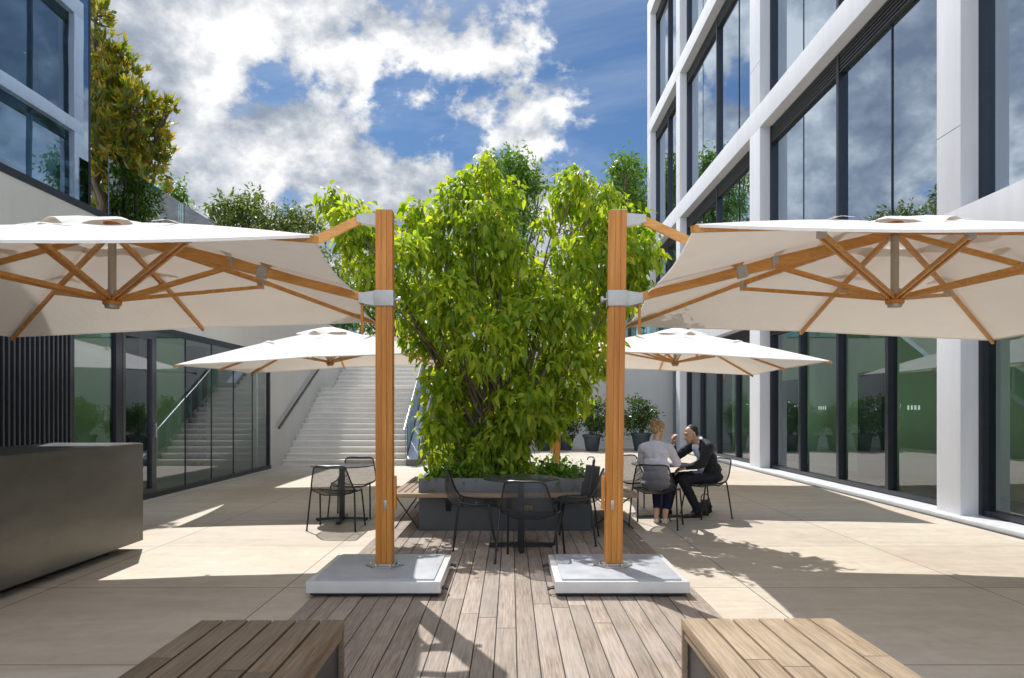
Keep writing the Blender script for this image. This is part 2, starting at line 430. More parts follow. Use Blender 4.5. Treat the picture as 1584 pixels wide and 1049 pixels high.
def foliage(name, clumps, n_twigs, per, Ln, mat, parent, seed=1, droop=.6, detail=True, world=True, wid=.45, shell=.45, out=.6, flat=.0, spread=.06, stray=.06):
    """leaves set in whorls on twig ends spread through the crown's clumps"""
    rg = np.random.default_rng(seed)
    cl = np.array(clumps, float)
    if cl.shape[1] == 4: cl = np.concatenate([cl, cl[:, 3:4]], 1)   # x y z r rz
    w = cl[:, 3] ** 2; w /= w.sum()
    idx = rg.choice(len(cl), n_twigs, p=w)
    d = unit(rg.normal(size=(n_twigs, 3)))
    rad = (shell + (1 - shell) * rg.random(n_twigs)) * (.85 + .3 * rg.random(n_twigs))
    rad = np.where(rg.random(n_twigs) < stray, rad * 1.0 + .28, rad)
    r3 = np.stack([cl[idx, 3], cl[idx, 3], cl[idx, 4]], 1)
    tw = cl[idx, :3] + d * r3 * rad[:, None]
    n = n_twigs * per
    tp = np.repeat(tw, per, 0); od = np.repeat(d, per, 0)
    rnd = unit(rg.normal(size=(n, 3)))
    p = tp + rg.normal(size=(n, 3)) * spread
    dr = unit(rnd * .9 + od * out + np.array([0, 0, -droop]))
    up = unit(rg.normal(size=(n, 3)) * .55 + np.array([0, 0, 1]))
    side = unit(np.cross(dr, up)); nr = np.cross(side, dr)
    LL = (Ln * (.5 + .8 * rg.random(n)))[:, None]; W = LL * wid
    c = [p]
    fold = W * .22
    if detail:
        bend = np.array([0, 0, -1]) * LL * .12 * droop
        m1 = p + dr * LL * .3; m2 = p + dr * LL * .65 + bend; tip = p + dr * LL + bend * 3
        vs = [p, m1 + side * W * .5 + nr * fold, m1, m1 - side * W * .5 + nr * fold,
              m2 + side * W * .4 + nr * fold * .8, m2, m2 - side * W * .4 + nr * fold * .8, tip]
        vv = np.stack(vs, 1).reshape(-1, 3); b = (np.arange(n) * 8)[:, None]
        tri = np.concatenate([b + np.array([[0, 2, 1]]), b + np.array([[0, 3, 2]]), b + np.array([[4, 5, 7]]), b + np.array([[5, 6, 7]])])
        qd = np.concatenate([b + np.array([[1, 2, 5, 4]]), b + np.array([[2, 3, 6, 5]])])
        return np_mesh(name, vv, [tri, qd], mat, parent, world, True)
    m = p + dr * LL * .5
    vs = [p, m + side * W * .5 + nr * fold, p + dr * LL, m - side * W * .5 + nr * fold]
    vv = np.stack(vs, 1).reshape(-1, 3); b = (np.arange(n) * 4)[:, None]
    return np_mesh(name, vv, [b + np.array([[0, 1, 2, 3]])], mat, parent, world)

def branches(name, base_pts, clumps, r0, mat, parent, seed=2, wob=.12, world=True, twig=.012, fork=.35, stems=1):
    rg = random.Random(seed)
    mb = MB()
    for ci, c in enumerate(clumps):
        b = V(base_pts[ci % len(base_pts)]); t = V(c[:3])
        start = b
        mid = b.lerp(t, fork); mid.x = b.x + (t.x - b.x) * fork * .45; mid.y = b.y + (t.y - b.y) * fork * .45
        n = 7; pts = []
        for i in range(n):
            u = i / (n - 1)
            q = (b * (1 - u) ** 2 + mid * 2 * u * (1 - u) + t * u * u)
            q += V((rg.uniform(-1, 1), rg.uniform(-1, 1), rg.uniform(-.5, .5))) * wob * u * (1 - u) * 2
            pts.append(q)
        mb.tube(pts, [max(twig, r0 * (1 - .85 * (i / (n - 1)))) for i in range(n)], 7)
        for k in range(4):
            dv = V((rg.gauss(0, 1), rg.gauss(0, 1), rg.gauss(.2, .8))).normalized() * c[3] * .85
            e = t + dv; s = pts[-2].lerp(pts[-1], rg.random())
            m2 = s.lerp(e, .5) + V((rg.uniform(-1, 1), rg.uniform(-1, 1), rg.uniform(0, 1))) * .08
            mb.tube([s, m2, e], [twig * 1.1, twig * .8, twig * .4], 5)
    return mb.build(name, mat, parent, world)

# ------------------------------------------------------------------ camera
H = 1.48; F = 1056.0; CX = 790.0; HY = 633.0
def at(px, py, Y): return V(((px - CX) / F * Y, Y, H + (HY - py) / F * Y))
cam_d = bpy.data.cameras.new('camera'); cam = bpy.data.objects.new('camera', cam_d); col.objects.link(cam)
cam.location = (0, 0, H); cam.rotation_euler = (R(90), 0, 0)
cam_d.sensor_width = 36; cam_d.lens = 24.0; cam_d.shift_x = (792 - CX) / 1584; cam_d.shift_y = (HY - 524.5) / 1584
cam_d.clip_end = 3000; cam_d.clip_start = .05
sc.camera = cam

# ------------------------------------------------------------------ sun + sky
SUN_EL = R(54); sdir = V((-.43, .90, 0)).normalized()
sun_vec = V((sdir.x * math.cos(SUN_EL), sdir.y * math.cos(SUN_EL), math.sin(SUN_EL)))
sd = bpy.data.lights.new('sun', 'SUN'); so = bpy.data.objects.new('sun', sd); col.objects.link(so)
so.rotation_euler = sun_vec.to_track_quat('Z', 'Y').to_euler(); so.location = sun_vec * 60
sd.energy = 3.2; sd.angle = R(.5); sd.color = (1, .97, .935)

w = bpy.data.worlds.new('World'); sc.world = w; w.use_nodes = True
nt = w.node_tree
for n_ in list(nt.nodes): nt.nodes.remove(n_)
wo = nt.nodes.new('ShaderNodeOutputWorld'); bg = nt.nodes.new('ShaderNodeBackground')
sky = nt.nodes.new('ShaderNodeTexSky'); sky.sky_type = 'NISHITA'; sky.sun_disc = False
sky.sun_elevation = SUN_EL; sky.sun_rotation = math.atan2(sdir.x, sdir.y); sky.air_density = 1.0; sky.dust_density = .6; sky.ozone_density = 2.0
tc = nt.nodes.new('ShaderNodeTexCoord')
sep = nt.nodes.new('ShaderNodeSeparateXYZ'); L(nt, tc.outputs['Generated'], sep.inputs[0])
def math_n(op, a, b=None, clamp=False):
    m = nt.nodes.new('ShaderNodeMath'); m.operation = op; m.use_clamp = clamp
    for i, v in enumerate((a, b)):
        if v is None: continue
        if isinstance(v, (int, float)): m.inputs[i].default_value = v
        else: L(nt, v, m.inputs[i])
    return m.outputs[0]
zz = math_n('ADD', math_n('MAXIMUM', sep.outputs[2], 0.0), .6)
px_ = math_n('DIVIDE', sep.outputs[0], zz); py_ = math_n('DIVIDE', sep.outputs[1], zz)
pv = nt.nodes.new('ShaderNodeCombineXYZ'); L(nt, px_, pv.inputs[0]); L(nt, py_, pv.inputs[1])
def cloud_n(loc, scale, detail=9, rough=.56, dist=.25):
    return tex_noise(nt, scale, detail, rough, mapping(nt, pv.outputs[0], (1, 1, 1), (0, 0, 0), loc), dist)
CL = (17.3, 27.9, 0)
big = cloud_n(CL, 1.1, 2, .5, 0); a0 = cloud_n(CL, 2.5, 12, .58, .08)
dl = .06
a1 = cloud_n((CL[0] + sdir.x * -dl, CL[1] + sdir.y * dl, 0), 2.5, 12, .58, .08)
b0 = cloud_n((2, 6, 0), 7.0, 10, .62, .1); b1 = cloud_n((2 - sdir.x * .03, 6 + sdir.y * .03, 0), 7.0, 10, .62, .1)
fine = cloud_n((9, 4, 0), 22, 8, .62, .1)
az = math_n('DIVIDE', sep.outputs[0], math_n('ADD', math_n('ABSOLUTE', sep.outputs[1]), .05))
xb = math_n('MINIMUM', math_n('MAXIMUM', math_n('MULTIPLY', az, -.14), -.028), .03)
dens = math_n('ADD', math_n('ADD', math_n('MULTIPLY', a0, .8), math_n('MULTIPLY', big, .5)), xb)
dens = math_n('ADD', dens, math_n('MULTIPLY', math_n('SUBTRACT', b0, .5), .16))
dens = math_n('ADD', dens, math_n('MULTIPLY', math_n('SUBTRACT', fine, .5), .05))
cov = nt.nodes.new('ShaderNodeMapRange'); cov.interpolation_type = 'SMOOTHSTEP'
cov.inputs[1].default_value = .624; cov.inputs[2].default_value = .624 + .035; L(nt, dens, cov.inputs[0])
thick = nt.nodes.new('ShaderNodeMapRange'); thick.interpolation_type = 'SMOOTHERSTEP'; thick.inputs[1].default_value = .66; thick.inputs[2].default_value = .80; L(nt, dens, thick.inputs[0])
lit = math_n('ADD', math_n('MULTIPLY', math_n('SUBTRACT', a0, a1), 4.2), math_n('MULTIPLY', math_n('SUBTRACT', b0, b1), 3.0))
lit = math_n('ADD', lit, .76)
lit = math_n('SUBTRACT', lit, math_n('MULTIPLY', thick.outputs[0], .68))
lit = math_n('ADD', lit, math_n('MULTIPLY', math_n('SUBTRACT', fine, .5), .22), True)
ccol = ramp(nt, lit, [(0, (1.9, 2.25, 2.9)), (.30, (2.7, 3.0, 3.5)), (.55, (3.8, 4.05, 4.4)), (.78, (5.1, 5.25, 5.45)), (1, (6.6, 6.6, 6.6))])
skyc = mul(nt, sky.outputs[0], (.30, .42, .53))
# thin high veil over the blue
veil = nt.nodes.new('ShaderNodeMapRange'); veil.inputs[1].default_value = .45; veil.inputs[2].default_value = .78; veil.inputs[4].default_value = .55
L(nt, tex_noise(nt, 1.1, 10, .62, mapping(nt, pv.outputs[0], (1, 2.4, 1), (0, 0, .5), (5, 2, 0)), .6), veil.inputs[0])
mv = nt.nodes.new('ShaderNodeMix'); mv.data_type = 'RGBA'; L(nt, veil.outputs[0], mv.inputs[0]); L(nt, skyc, mv.inputs[6]); mv.inputs[7].default_value = (5.2, 5.6, 6.2, 1)
skyc = mv.outputs[2]
mxs = nt.nodes.new('ShaderNodeMix'); mxs.data_type = 'RGBA'; L(nt, cov.outputs[0], mxs.inputs[0]); L(nt, skyc, mxs.inputs[6]); L(nt, ccol, mxs.inputs[7])
# whole sky behind the camera brightened, an added fill for shaded faces
back_fill = nt.nodes.new('ShaderNodeMapRange'); back_fill.interpolation_type = 'SMOOTHSTEP'; back_fill.inputs[1].default_value = .25; back_fill.inputs[2].default_value = -.45
back_fill.inputs[3].default_value = 1.0; back_fill.inputs[4].default_value = 3.1; L(nt, sep.outputs[1], back_fill.inputs[0])
vm = nt.nodes.new('ShaderNodeVectorMath'); vm.operation = 'SCALE'; L(nt, mxs.outputs[2], vm.inputs[0]); L(nt, back_fill.outputs[0], vm.inputs[3])
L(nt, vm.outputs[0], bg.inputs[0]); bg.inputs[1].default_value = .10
L(nt, bg.outputs[0], wo.inputs[0])
sc.view_settings.view_transform = 'Standard'; sc.view_settings.look = 'None'; sc.view_settings.exposure = .68; sc.view_settings.gamma = 1
sc.cycles.max_bounces = 12; sc.cycles.transparent_max_bounces = 24; sc.cycles.glossy_bounces = 5; sc.cycles.diffuse_bounces = 5
sc.cycles.caustics_reflective = False; sc.cycles.caustics_refractive = False
sc.cycles.use_denoising = True; sc.cycles.sample_clamp_indirect = 6

# ------------------------------------------------------------------ setting: ground
XL = -5.98; XR = 6.02; GR = 6.35      # left wall plane, right facade plane, right glass plane
TZ = 4.27                             # upper terrace level
mb = MB(); mb.box(-60, 60, -40, 27.0, -.3, 0); o = mb.build('courtyard_ground', M['floor']); tag(o, 'beige concrete courtyard ground with sawn joints', kind='structure')
mb = MB(); mb.box(-260, 260, 27.3, 700, 3.9, TZ - .02); o = mb.build('upper_ground', M['terrace']); tag(o, 'upper level ground beyond the courtyard wall', kind='structure')
mb = MB(); mb.box(-60, -6.32, 17.3, 27.29, 3.9, TZ - .02); o = mb.build('upper_terrace', M['terrace']); tag(o, 'upper terrace left of the stairs', kind='structure')

# deck of boards running away from the camera
mb = MB()
rg = random.Random(3)
x = -1.55
while x < 1.47:
    wv = .132
    y = 1.0 - rg.random() * 1.6
    while y < 10.9:
        ln = rg.uniform(1.8, 3.2); y1 = min(y + ln, 10.9)
        dz = rg.uniform(-.0015, .0015)
        mb.box(x, x + wv - .007, y, y1 - .004, -.02, .012 + dz, .0015)
        y = y1 + .0
    x += wv + .0005
o = mb.build('wooden_deck', M['deck']); tag(o, 'weathered grey brown wooden deck of long boards', kind='structure')
mb = MB(); mb.box(-1.56, 1.50, .0, 10.91, -.02, .003); o = mb.build('deck_gap_shade', M['black']); tag(o, 'black sheet standing in for the shade in the gaps under the deck boards', kind='structure')  # black sheet stands in for the shade between the boards

# ------------------------------------------------------------------ right building
BR = thing('office_building', 'tall modern building on the right with white grid facade and large reflecting windows', 'building', (XR, 16, 0))
cols = [(-6.3, -5.8), (1.55, 2.05), (9.14, 9.65), (16.5, 17.2), (24.3, 24.85), (29.45, 30.1)]
bands = [(3.62, 4.18), (8.3, 8.86), (13.45, 14.0), (18.55, 19.3)]
D = .24
mb = MB()
# columns between bands (front surface XR), bands full length 2 mm proud
zs = [(0.0, 3.62), (4.18, 8.3), (8.86, 13.45), (14.0, 18.55)]
for (a, b) in cols:
    for (z0, z1) in zs: mb.box(XR + .002, XR + D + .3, a, b, z0, z1, .006)
for (z0, z1) in bands: mb.box(XR, XR + D + .3, -6.3, 30.1, z0, z1, .006)
mb.build('facade_grid', M['stone'], BR, True)
# panel joints
for (a, b) in cols[1:]:
    for z in (5.28, 9.9, 15.1): mb = MB(); mb.box(XR + .001, XR + .05, a + .002, b - .002, z, z + .008); mb.build('panel_joint', M['grate'], BR, True)
# floors, roof, rear and end walls, interior partitions
mb = MB()
for z in (3.66, 8.36, 13.5, 18.6): mb.box(GR + .16, 15.0, -6.2, 30.0, z, z + .4)
mb.build('ceiling', M['int_wall'], BR, True)
mb = MB()
mb.box(GR + .02, 15.0, -6.2, 30.0, .001, .012)
for z in (4.1, 8.8, 13.94): mb.box(GR + .12, 15.0, -6.2, 30.0, z, z + .07)
mb.build('interior_floor', M['int_floor'], BR, True)
mb = MB()
mb.box(12.6, 12.8, -6.2, 30.0, .02, 18.5); mb.box(XR + D + .3, 15, 29.75, 30.08, .001, 19.25); mb.box(14.8, 15, -6.2, 30, 0, 19.2)
for z0, z1 in ((.02, 3.6),): mb.box(8.0, 8.2, 4, 24, z0, z1); mb.box(7.2, 8.0, 22.0, 22.2, z0, z1)
for y in (6.0, 13.1, 20.8, 27.2): mb.box(8.6, 12.6, y, y + .15, 4.2, 18.5)
mb.build('interior_wall', M['int_wall'], BR, True)
mb = MB()
for y in (7.4, 11.6, 14.6, 19.0, 22.2): mb.box(7.93, 7.995, y, y + 1.0, .02, 2.3)
for y in (8.4, 15.4, 19.8): mb.box(8.3, 8.7, y, y + .4, .02, 18.4)
mb.build('interior_column', M['int_dark'], BR, True)
# windows per bay and floor
def window(parent, y0, y1, z0, z1, glass, quarter, n=4, ground=False):
    mb = MB()
    lou = .34 if not ground else .30
    fx0, fx1 = XR + D + .002, GR - .002
    mb.box(fx0, GR + .1, y0 + .001, y0 + .07, z0, z1 - .001); mb.box(fx0, GR + .1, y1 - .07, y1 - .001, z0, z1 - .001)
    mb.box(fx0 + .02, GR + .1, y0 + .07, y1 - .07, z0, z0 + .07)
    mb.box(fx0 + .02, GR + .1, y0 + .07, y1 - .07, z1 - .06, z1 - .001)
    fr = mb.build('window_frame', M['anth'], parent, True)
    mb = MB()
    k = 5
    for i in range(k):
        zz = z1 - .075 - lou * (i + .5) / k
        mb.box(fx0 + .01, fx1, y0 + .07, y1 - .07, zz - .018, zz + .018)
    mb.box(fx1 + .001, GR + .05, y0 + .07, y1 - .07, z1 - .06 - lou - .02, z1 - .06)
    mb.build('louvre', M['louvre'], fr, True)
    zt = z1 - .06 - lou - .02
    for i in range(1, n):
        ym = y0 + (y1 - y0) * i / n
        thick_ = ground or (i * 2 == n) or (n == 2)
        mb = MB()
        if thick_: mb.box(GR - .095, GR + .06, ym - .045, ym + .045, z0 + .07, zt if ground else z1 - .06)
        else: mb.box(GR - .012, GR + .04, ym - .014, ym + .014, z0 + .07, zt)
        mb.build('mullion', M['anth'], fr, True)
    for i in range(n):
        ya = y0 + (y1 - y0) * i / n + .03; yb = y0 + (y1 - y0) * (i + 1) / n - .03
        mb = MB(); e = math.sin(i * 2.1 + y0 + z0) * .004
        v = [mb.bm.verts.new(p) for p in ((GR, ya, z0 + .06), (GR + e, yb, z0 + .06), (GR + e, yb, zt), (GR, ya, zt))]
        mb.bm.faces.new(v[::-1])
        mb.build('pane', glass, fr, True, normals=False)
    return fr
bays = [(cols[i][1], cols[i + 1][0]) for i in range(len(cols) - 1)]
for bi, (y0, y1) in enumerate(bays):
    if bi == 0: continue
    n = 4 if y1 - y0 > 5.5 else 2
    if bi == 3: n = 4
    for fi, (z0, z1) in enumerate(zs):
        window(BR, y0, y1, max(z0, .07) if fi == 0 else z0, z1, M['glass_rg'] if fi == 0 else M['glass_r'], True, n, fi == 0)
mb = MB(); mb.box(XR - .14, XR + .42, -6, 26.6, .001, .055, .004); mb.build('sill', M['sill'], BR, True)
mb = MB(); mb.box(XR - .20, XR - .145, -6, 26.6, .0, .006); mb.build('drain', M['grate'], BR, True)
# safety markers on the glass, red notice
for (yy, zz) in ((10.75, 1.47), (13.9, 1.47)):
    mb = MB()
    for k in range(4): mb.box(GR - .008, GR - .004, yy - .17 + k * .095, yy - .12 + k * .095, zz, zz + .07)
    mb.build('glass_marker', M['sticker'], BR, True)
mb = MB(); mb.box(GR + .3, GR + .32, 21.1, 21.45, 2.35, 2.7); sg = mb.build('notice', M['red'], BR, True)
mb = MB(); mb.box(GR + .294, GR + .2995, 21.2, 21.26, 2.42, 2.6); mb.box(GR + .294, GR + .2995, 21.3, 21.36, 2.5, 2.56); mb.build('pictogram', M['white'], sg, True)

# ------------------------------------------------------------------ left building
BL = thing('office_building', 'dark glazed building on the left with grey concrete band and black vertical fins', 'building', (XL, 8, 0))
mb = MB(); mb.box(XL - .35, XL, -6, 17.0, 2.89, TZ, .004); mb.build('fascia', M['render'], BL, True)
mb = MB()
mb.box(-14, XL - .36, -6, 17.0, 2.95, TZ - .05); mb.box(-7.8, -7.6, -6, 17.0, .02, 2.94); mb.box(-12, XL - .36, 16.9, 17.05, .02, 2.94)
mb.build('interior_wall', M['int_wall'], BL, True)
mb = MB(); mb.box(-12, XL - .06, -6, 17.0, .001, .012); mb.build('interior_floor', M['int_floor'], BL, True)
mb = MB()
for y in (10.6, 13.4, 15.9): mb.box(-7.59, -7.3, y, y + .5, .02, 2.94)
mb.build('interior_column', M['int_dark'], BL, True)
# fins screen
mb = MB(); y = 1.0
while y < 9.28: mb.box(XL - .06, XL + .0, y, y + .03, .06, 2.88); y += .088
mb.build('fin_screen', M['slat'], BL, True)
mb = MB(); mb.box(XL - .12, XL - .07, -6, 9.3, .0, 2.885); mb.build('backing_panel', M['black'], BL, True)
# shop window frames
mb = MB()
mb.box(XL - .10, XL - .001, 9.3, 17.0, 2.78, 2.888); mb.box(XL - .10, XL + .02, 9.3, 17.0, .0, .08)
mb.box(XL - .10, XL - .001, 9.3, 9.36, .08, 2.78)
for a, b in ((10.35, 10.53), (16.93, 16.998)): mb.box(XL - .10, XL - .001, a, b, .08, 2.78)
mb.build('window_frame', M['anth'], BL, True)
for y in (12.63, 13.73, 14.82, 15.9):
    mb = MB(); mb.box(XL - .05, XL - .03, y - .012, y + .012, .08, 2.78); mb.build('mullion', M['anth'], BL, True)
dr = None
mb = MB()
mb.box(XL - .10, XL + .004, 11.38, 11.52, .081, 2.779)
mb.box(XL - .10, XL + .004, 10.531, 10.60, .081, 2.779); mb.box(XL - .10, XL + .004, 10.60, 11.38, 2.64, 2.779); mb.box(XL - .10, XL + .004, 10.60, 11.38, .081, .16)
dr = mb.build('door', M['anth2'], BL, True)
mb = MB(); mb.tube([(XL + .045, 11.43, 1.0), (XL + .045, 11.43, 1.25)], .012, 8); mb.box(XL + .0045, XL + .04, 11.42, 11.44, 1.02, 1.04); mb.box(XL + .0045, XL + .04, 11.42, 11.44, 1.21, 1.23)
mb.build('handle', M['steel'], dr, True)
def pane(parent, x, ya, yb, z0, z1, glass, nrm=1, e=0):
    mb = MB(); v = [mb.bm.verts.new(p) for p in ((x, ya, z0), (x + e, yb, z0), (x + e, yb, z1), (x, ya, z1))]
    mb.bm.faces.new(v if nrm > 0 else v[::-1]); return mb.build('pane', glass, parent, True, normals=False)
pane(dr, XL - .04, 10.6, 11.38, .16, 2.64, M['glass_l'])
for i, (a, b) in enumerate(((9.36, 10.35), (11.52, 12.618), (12.642, 13.718), (13.742, 14.808), (14.832, 15.888), (15.912, 16.93))):
    pane(BL, XL - .04, a, b, .08, 2.78, M['glass_l'], 1, math.sin(i * 3.3) * .002)
# upper storey set back behind a dark base line, glass skin
XU = -6.35; YU = 10.3
mb = MB(); mb.box(XU - .02, XL + .01, -6, YU + .02, TZ + .001, TZ + .10); mb.build('base_channel', M['anth'], BL, True)
ys = [-1.7, .3, 2.3, 4.3, 6.3, 8.3, YU]
for i in range(len(ys) - 1):
    for (z0, z1) in ((TZ + .10, 8.2), (8.2, 12.4)):
        pane(BL, XU, ys[i] + .006, ys[i + 1] - .006, z0 + .006, z1 - .006, M['glass_u'], 1, math.sin(i * 2.7 + z0) * .004)
for y in ys[1:-1]:
    mb = MB(); mb.box(XU - .03, XU - .005, y - .008, y + .008, TZ + .1, 12.4); mb.build('mullion', M['anth'], BL, True)
mb = MB(); mb.box(XU - .03, XU + .003, YU - .02, YU + .02, TZ + .1, 12.4)
mb.build('mullion', M['anth'], BL, True)
mb = MB()
mb.box(-14, XU - .6, -6, YU - .5, 4.6, 4.9); mb.box(-14, XU - .6, -6, YU - .5, 8.1, 8.6); mb.box(-14, XU, -6, YU, 12.41, 12.8)
mb.box(-9.2, -9.0, -6, YU - .6, 4.9, 12.4)
mb.build('upper_slab', M['int_wall'], BL, True)
mb = MB()
for y in (-.5, 3.3, 7.1, 9.0): mb.box(XU - 1.0, XU - .65, y, y + .35, 4.9, 12.4)
mb.build('upper_column', M['int_dark'], BL, True)
mb = MB(); v = [mb.bm.verts.new(p) for p in ((XU - .002, YU, TZ + .1), (-9.0, YU, TZ + .1), (-9.0, YU, 12.4), (XU - .002, YU, 12.4))]; mb.bm.faces.new(v); mb.build('end_pane', M['glass_u'], BL, True, normals=False)

# stair wall: continues the plane of the left building
mb = MB(); mb.box(XL - .33, XL - .002, 17.001, 32.0, 0, TZ); mb.box(XL - .33, XL - .03, 32.0, 60, 3.0, TZ)
o = mb.build('stair_wall', M['render']); tag(o, 'smooth grey concrete wall along the left side of the stairs', 'wall')
# back retaining wall
mb = MB(); mb.box(-2.44, XR + .5, 26.7, 27.0, 0, TZ - .02); mb.box(-2.44, XR - .2, 26.62, 26.699, 0, .07)
o = mb.build('retaining_wall', M['render']); tag(o, 'light grey retaining wall at the back behind the row of potted shrubs', 'wall')
mb = MB(); mb.box(-6.3, -2.44, 26.9, 27.29, 3.0, TZ - .03); o = mb.build('stair_head_slab', M['terrace']); tag(o, 'slab at the head of the stairs', kind='structure')

def balustrade(name, label, pts, z, h, step, mat):
    t = thing(name, label, 'balustrade', (*pts[0], z))
    d = V((pts[1][0] - pts[0][0], pts[1][1] - pts[0][1], 0)); ln = d.length; d.normalize(); n = max(1, round(ln / step)); s = ln / n
    nv = V((-d.y, d.x, 0)) * .009
    for i in range(n):
        a = V((*pts[0], 0)) + d * (i * s + .008); b = V((*pts[0], 0)) + d * ((i + 1) * s - .008)
        mb = MB(); P = [a + nv, a - nv, b + nv, b - nv]
        mb.hull([(p.x, p.y, zz) for p in P for zz in (z + .05, z + h)], [(0, 1, 3, 2), (4, 6, 7, 5), (0, 4, 5, 1), (2, 3, 7, 6), (0, 2, 6, 4), (1, 5, 7, 3)])
        mb.build('glass_panel', mat, t, True)
    mb = MB(); A = V((*pts[0], z + .03)); B = V((*pts[1], z + .03)); mb.bar(A, B, .05, .06); mb.build('shoe_rail', M['anth'], t, True)
    return t
balustrade('glass_balustrade', 'frameless glass balustrade on top of the grey wall at upper left', ((XL - .15, YU + .1), (XL - .15, 27.2)), TZ, 1.05, 2.4, M['glass_b'])
balustrade('glass_balustrade', 'glass balustrade on top of the back retaining wall', ((-2.3, 26.85), (XR + .3, 26.85)), TZ - .02, 1.1, 1.5, M['glass_b'])

# ------------------------------------------------------------------ stairs
ST = thing('staircase', 'wide pale stone staircase rising between the grey wall and a glass balustrade', 'staircase', (-4.35, 17.9, 0))
SX0, SX1 = -5.978, -2.74; RS = .1535; TR = .272; Y0 = 17.9
mb = MB(); steps = []
y = Y0; z = 0
for i in range(14):
    steps.append((y, z + RS)); mb.box(SX0, SX1, y, y + TR + .03, z, z + RS - .045); mb.box(SX0, SX1, y - .028, y + TR - .03, z + RS - .0448, z + RS, .006); y += TR; z += RS
mb.box(SX0, SX1, y + .031, y + 1.35, z - .12, z - .001); y += 1.35
for i in range(14):
    mb.box(SX0, SX1, y, y + TR + .03, z, z + RS - .045); mb.box(SX0, SX1, y - .028, y + TR - .03, z + RS - .0448, z + RS, .006); y += TR; z += RS
ytop = y
mb.build('steps', M['step'], ST, True)
sl = RS / TR
def ramp_z(yv):
    yl = Y0 + 14 * TR
    if yv <= yl: return (yv - Y0) * sl
    if yv <= yl + 1.35: return 14 * RS
    return 14 * RS + (yv - yl - 1.35) * sl
# stringer: sloped metal-clad parapet on the right side
def slope_prism(x0, x1, ys_, lo, hi):
    mb = MB()
    for a, b in zip(ys_, ys_[1:]):
        za0, zb0 = lo(a), lo(b); za1, zb1 = hi(a), hi(b)
        mb.hull([(x0, a, za0), (x1, a, za0), (x0, b, zb0), (x1, b, zb0), (x0, a, za1), (x1, a, za1), (x0, b, zb1), (x1, b, zb1)],
                [(0, 2, 3, 1), (4, 5, 7, 6), (0, 1, 5, 4), (2, 6, 7, 3), (0, 4, 6, 2), (1, 3, 7, 5)])
    return mb
yl = Y0 + 14 * TR; yk = [Y0 - .12, yl, yl + 1.35, 26.55]
slope_prism(-2.735, -2.44, yk, lambda v: 0, lambda v: max(.17, ramp_z(v) + .20)).build('stringer', simple('dark_side_wall', (.16, .165, .175), .6, .1, .12, 3), ST, True)
slope_prism(-2.70, -2.436, yk, lambda v: max(.17, ramp_z(v) + .20) + .002, lambda v: max(.17, ramp_z(v) + .20) + .02).build('stringer_cap', simple('pale_blue_metal_cap', (.50, .56, .63), .3, .5, .08, 3), ST, True)
# glass and handrail
for i in range(6):
    a = Y0 + .05 + i * .63; b = a + .60
    slope_prism(-2.73, -2.718, [a, b], lambda v: ramp_z(v) + .22, lambda v: ramp_z(v) + 1.02).build('glass_panel', M['glass_b'], ST, True)
mb = MB()
mb.tube([(-2.79, Y0 - .05, .93), (-2.79, yl, .95 + 14 * RS), (-2.79, yl + 1.3, .95 + 14 * RS), (-2.79, ytop, .95 + 28 * RS)], .024, 10)
for i in range(7):
    a = Y0 + .03 + i * .62; mb.box(-2.775, -2.755, a, a + .035, ramp_z(a) + .0, ramp_z(a) + .92)
mb.build('handrail', M['rail'], ST, True)
# wall handrail
hr = thing('handrail', 'dark steel handrail fixed to the grey stair wall on brackets', 'handrail', (XL, 17.3, 1))
mb = MB(); mb.bar((XL + .09, 17.35, 1.0), (XL + .09, 21.6, 3.02), .05, .05); mb.build('rail', M['rail_d'], hr, True)
for k in range(4):
    yy = 17.7 + k * 1.2; zz = 1.0 + (yy - 17.35) * (2.02 / 4.25)
    mb = MB(); mb.tube([(XL, yy, zz - .1), (XL + .08, yy, zz - .09), (XL + .09, yy, zz - .03)], .01, 8); mb.build('bracket', M['rail_d'], hr, True)

# ------------------------------------------------------------------ counter block
CB = thing('counter', 'long dark brushed metal counter block standing at the left edge', 'counter', (-4.4, 5.0, 0))
mb = MB(); mb.box(-4.86, -3.92, 2.2, 7.28, .085, 1.118, .004); mb.build('body', M['counter'], CB, True)
mb = MB(); mb.box(-4.84, -3.94, 2.22, 7.26, 1.119, 1.123); mb.build('top', M['counter_top'], CB, True)
mb = MB(); mb.box(-4.72, -4.10, 2.3, 6.95, .0, .084); mb.build('plinth', M['black'], CB, True)

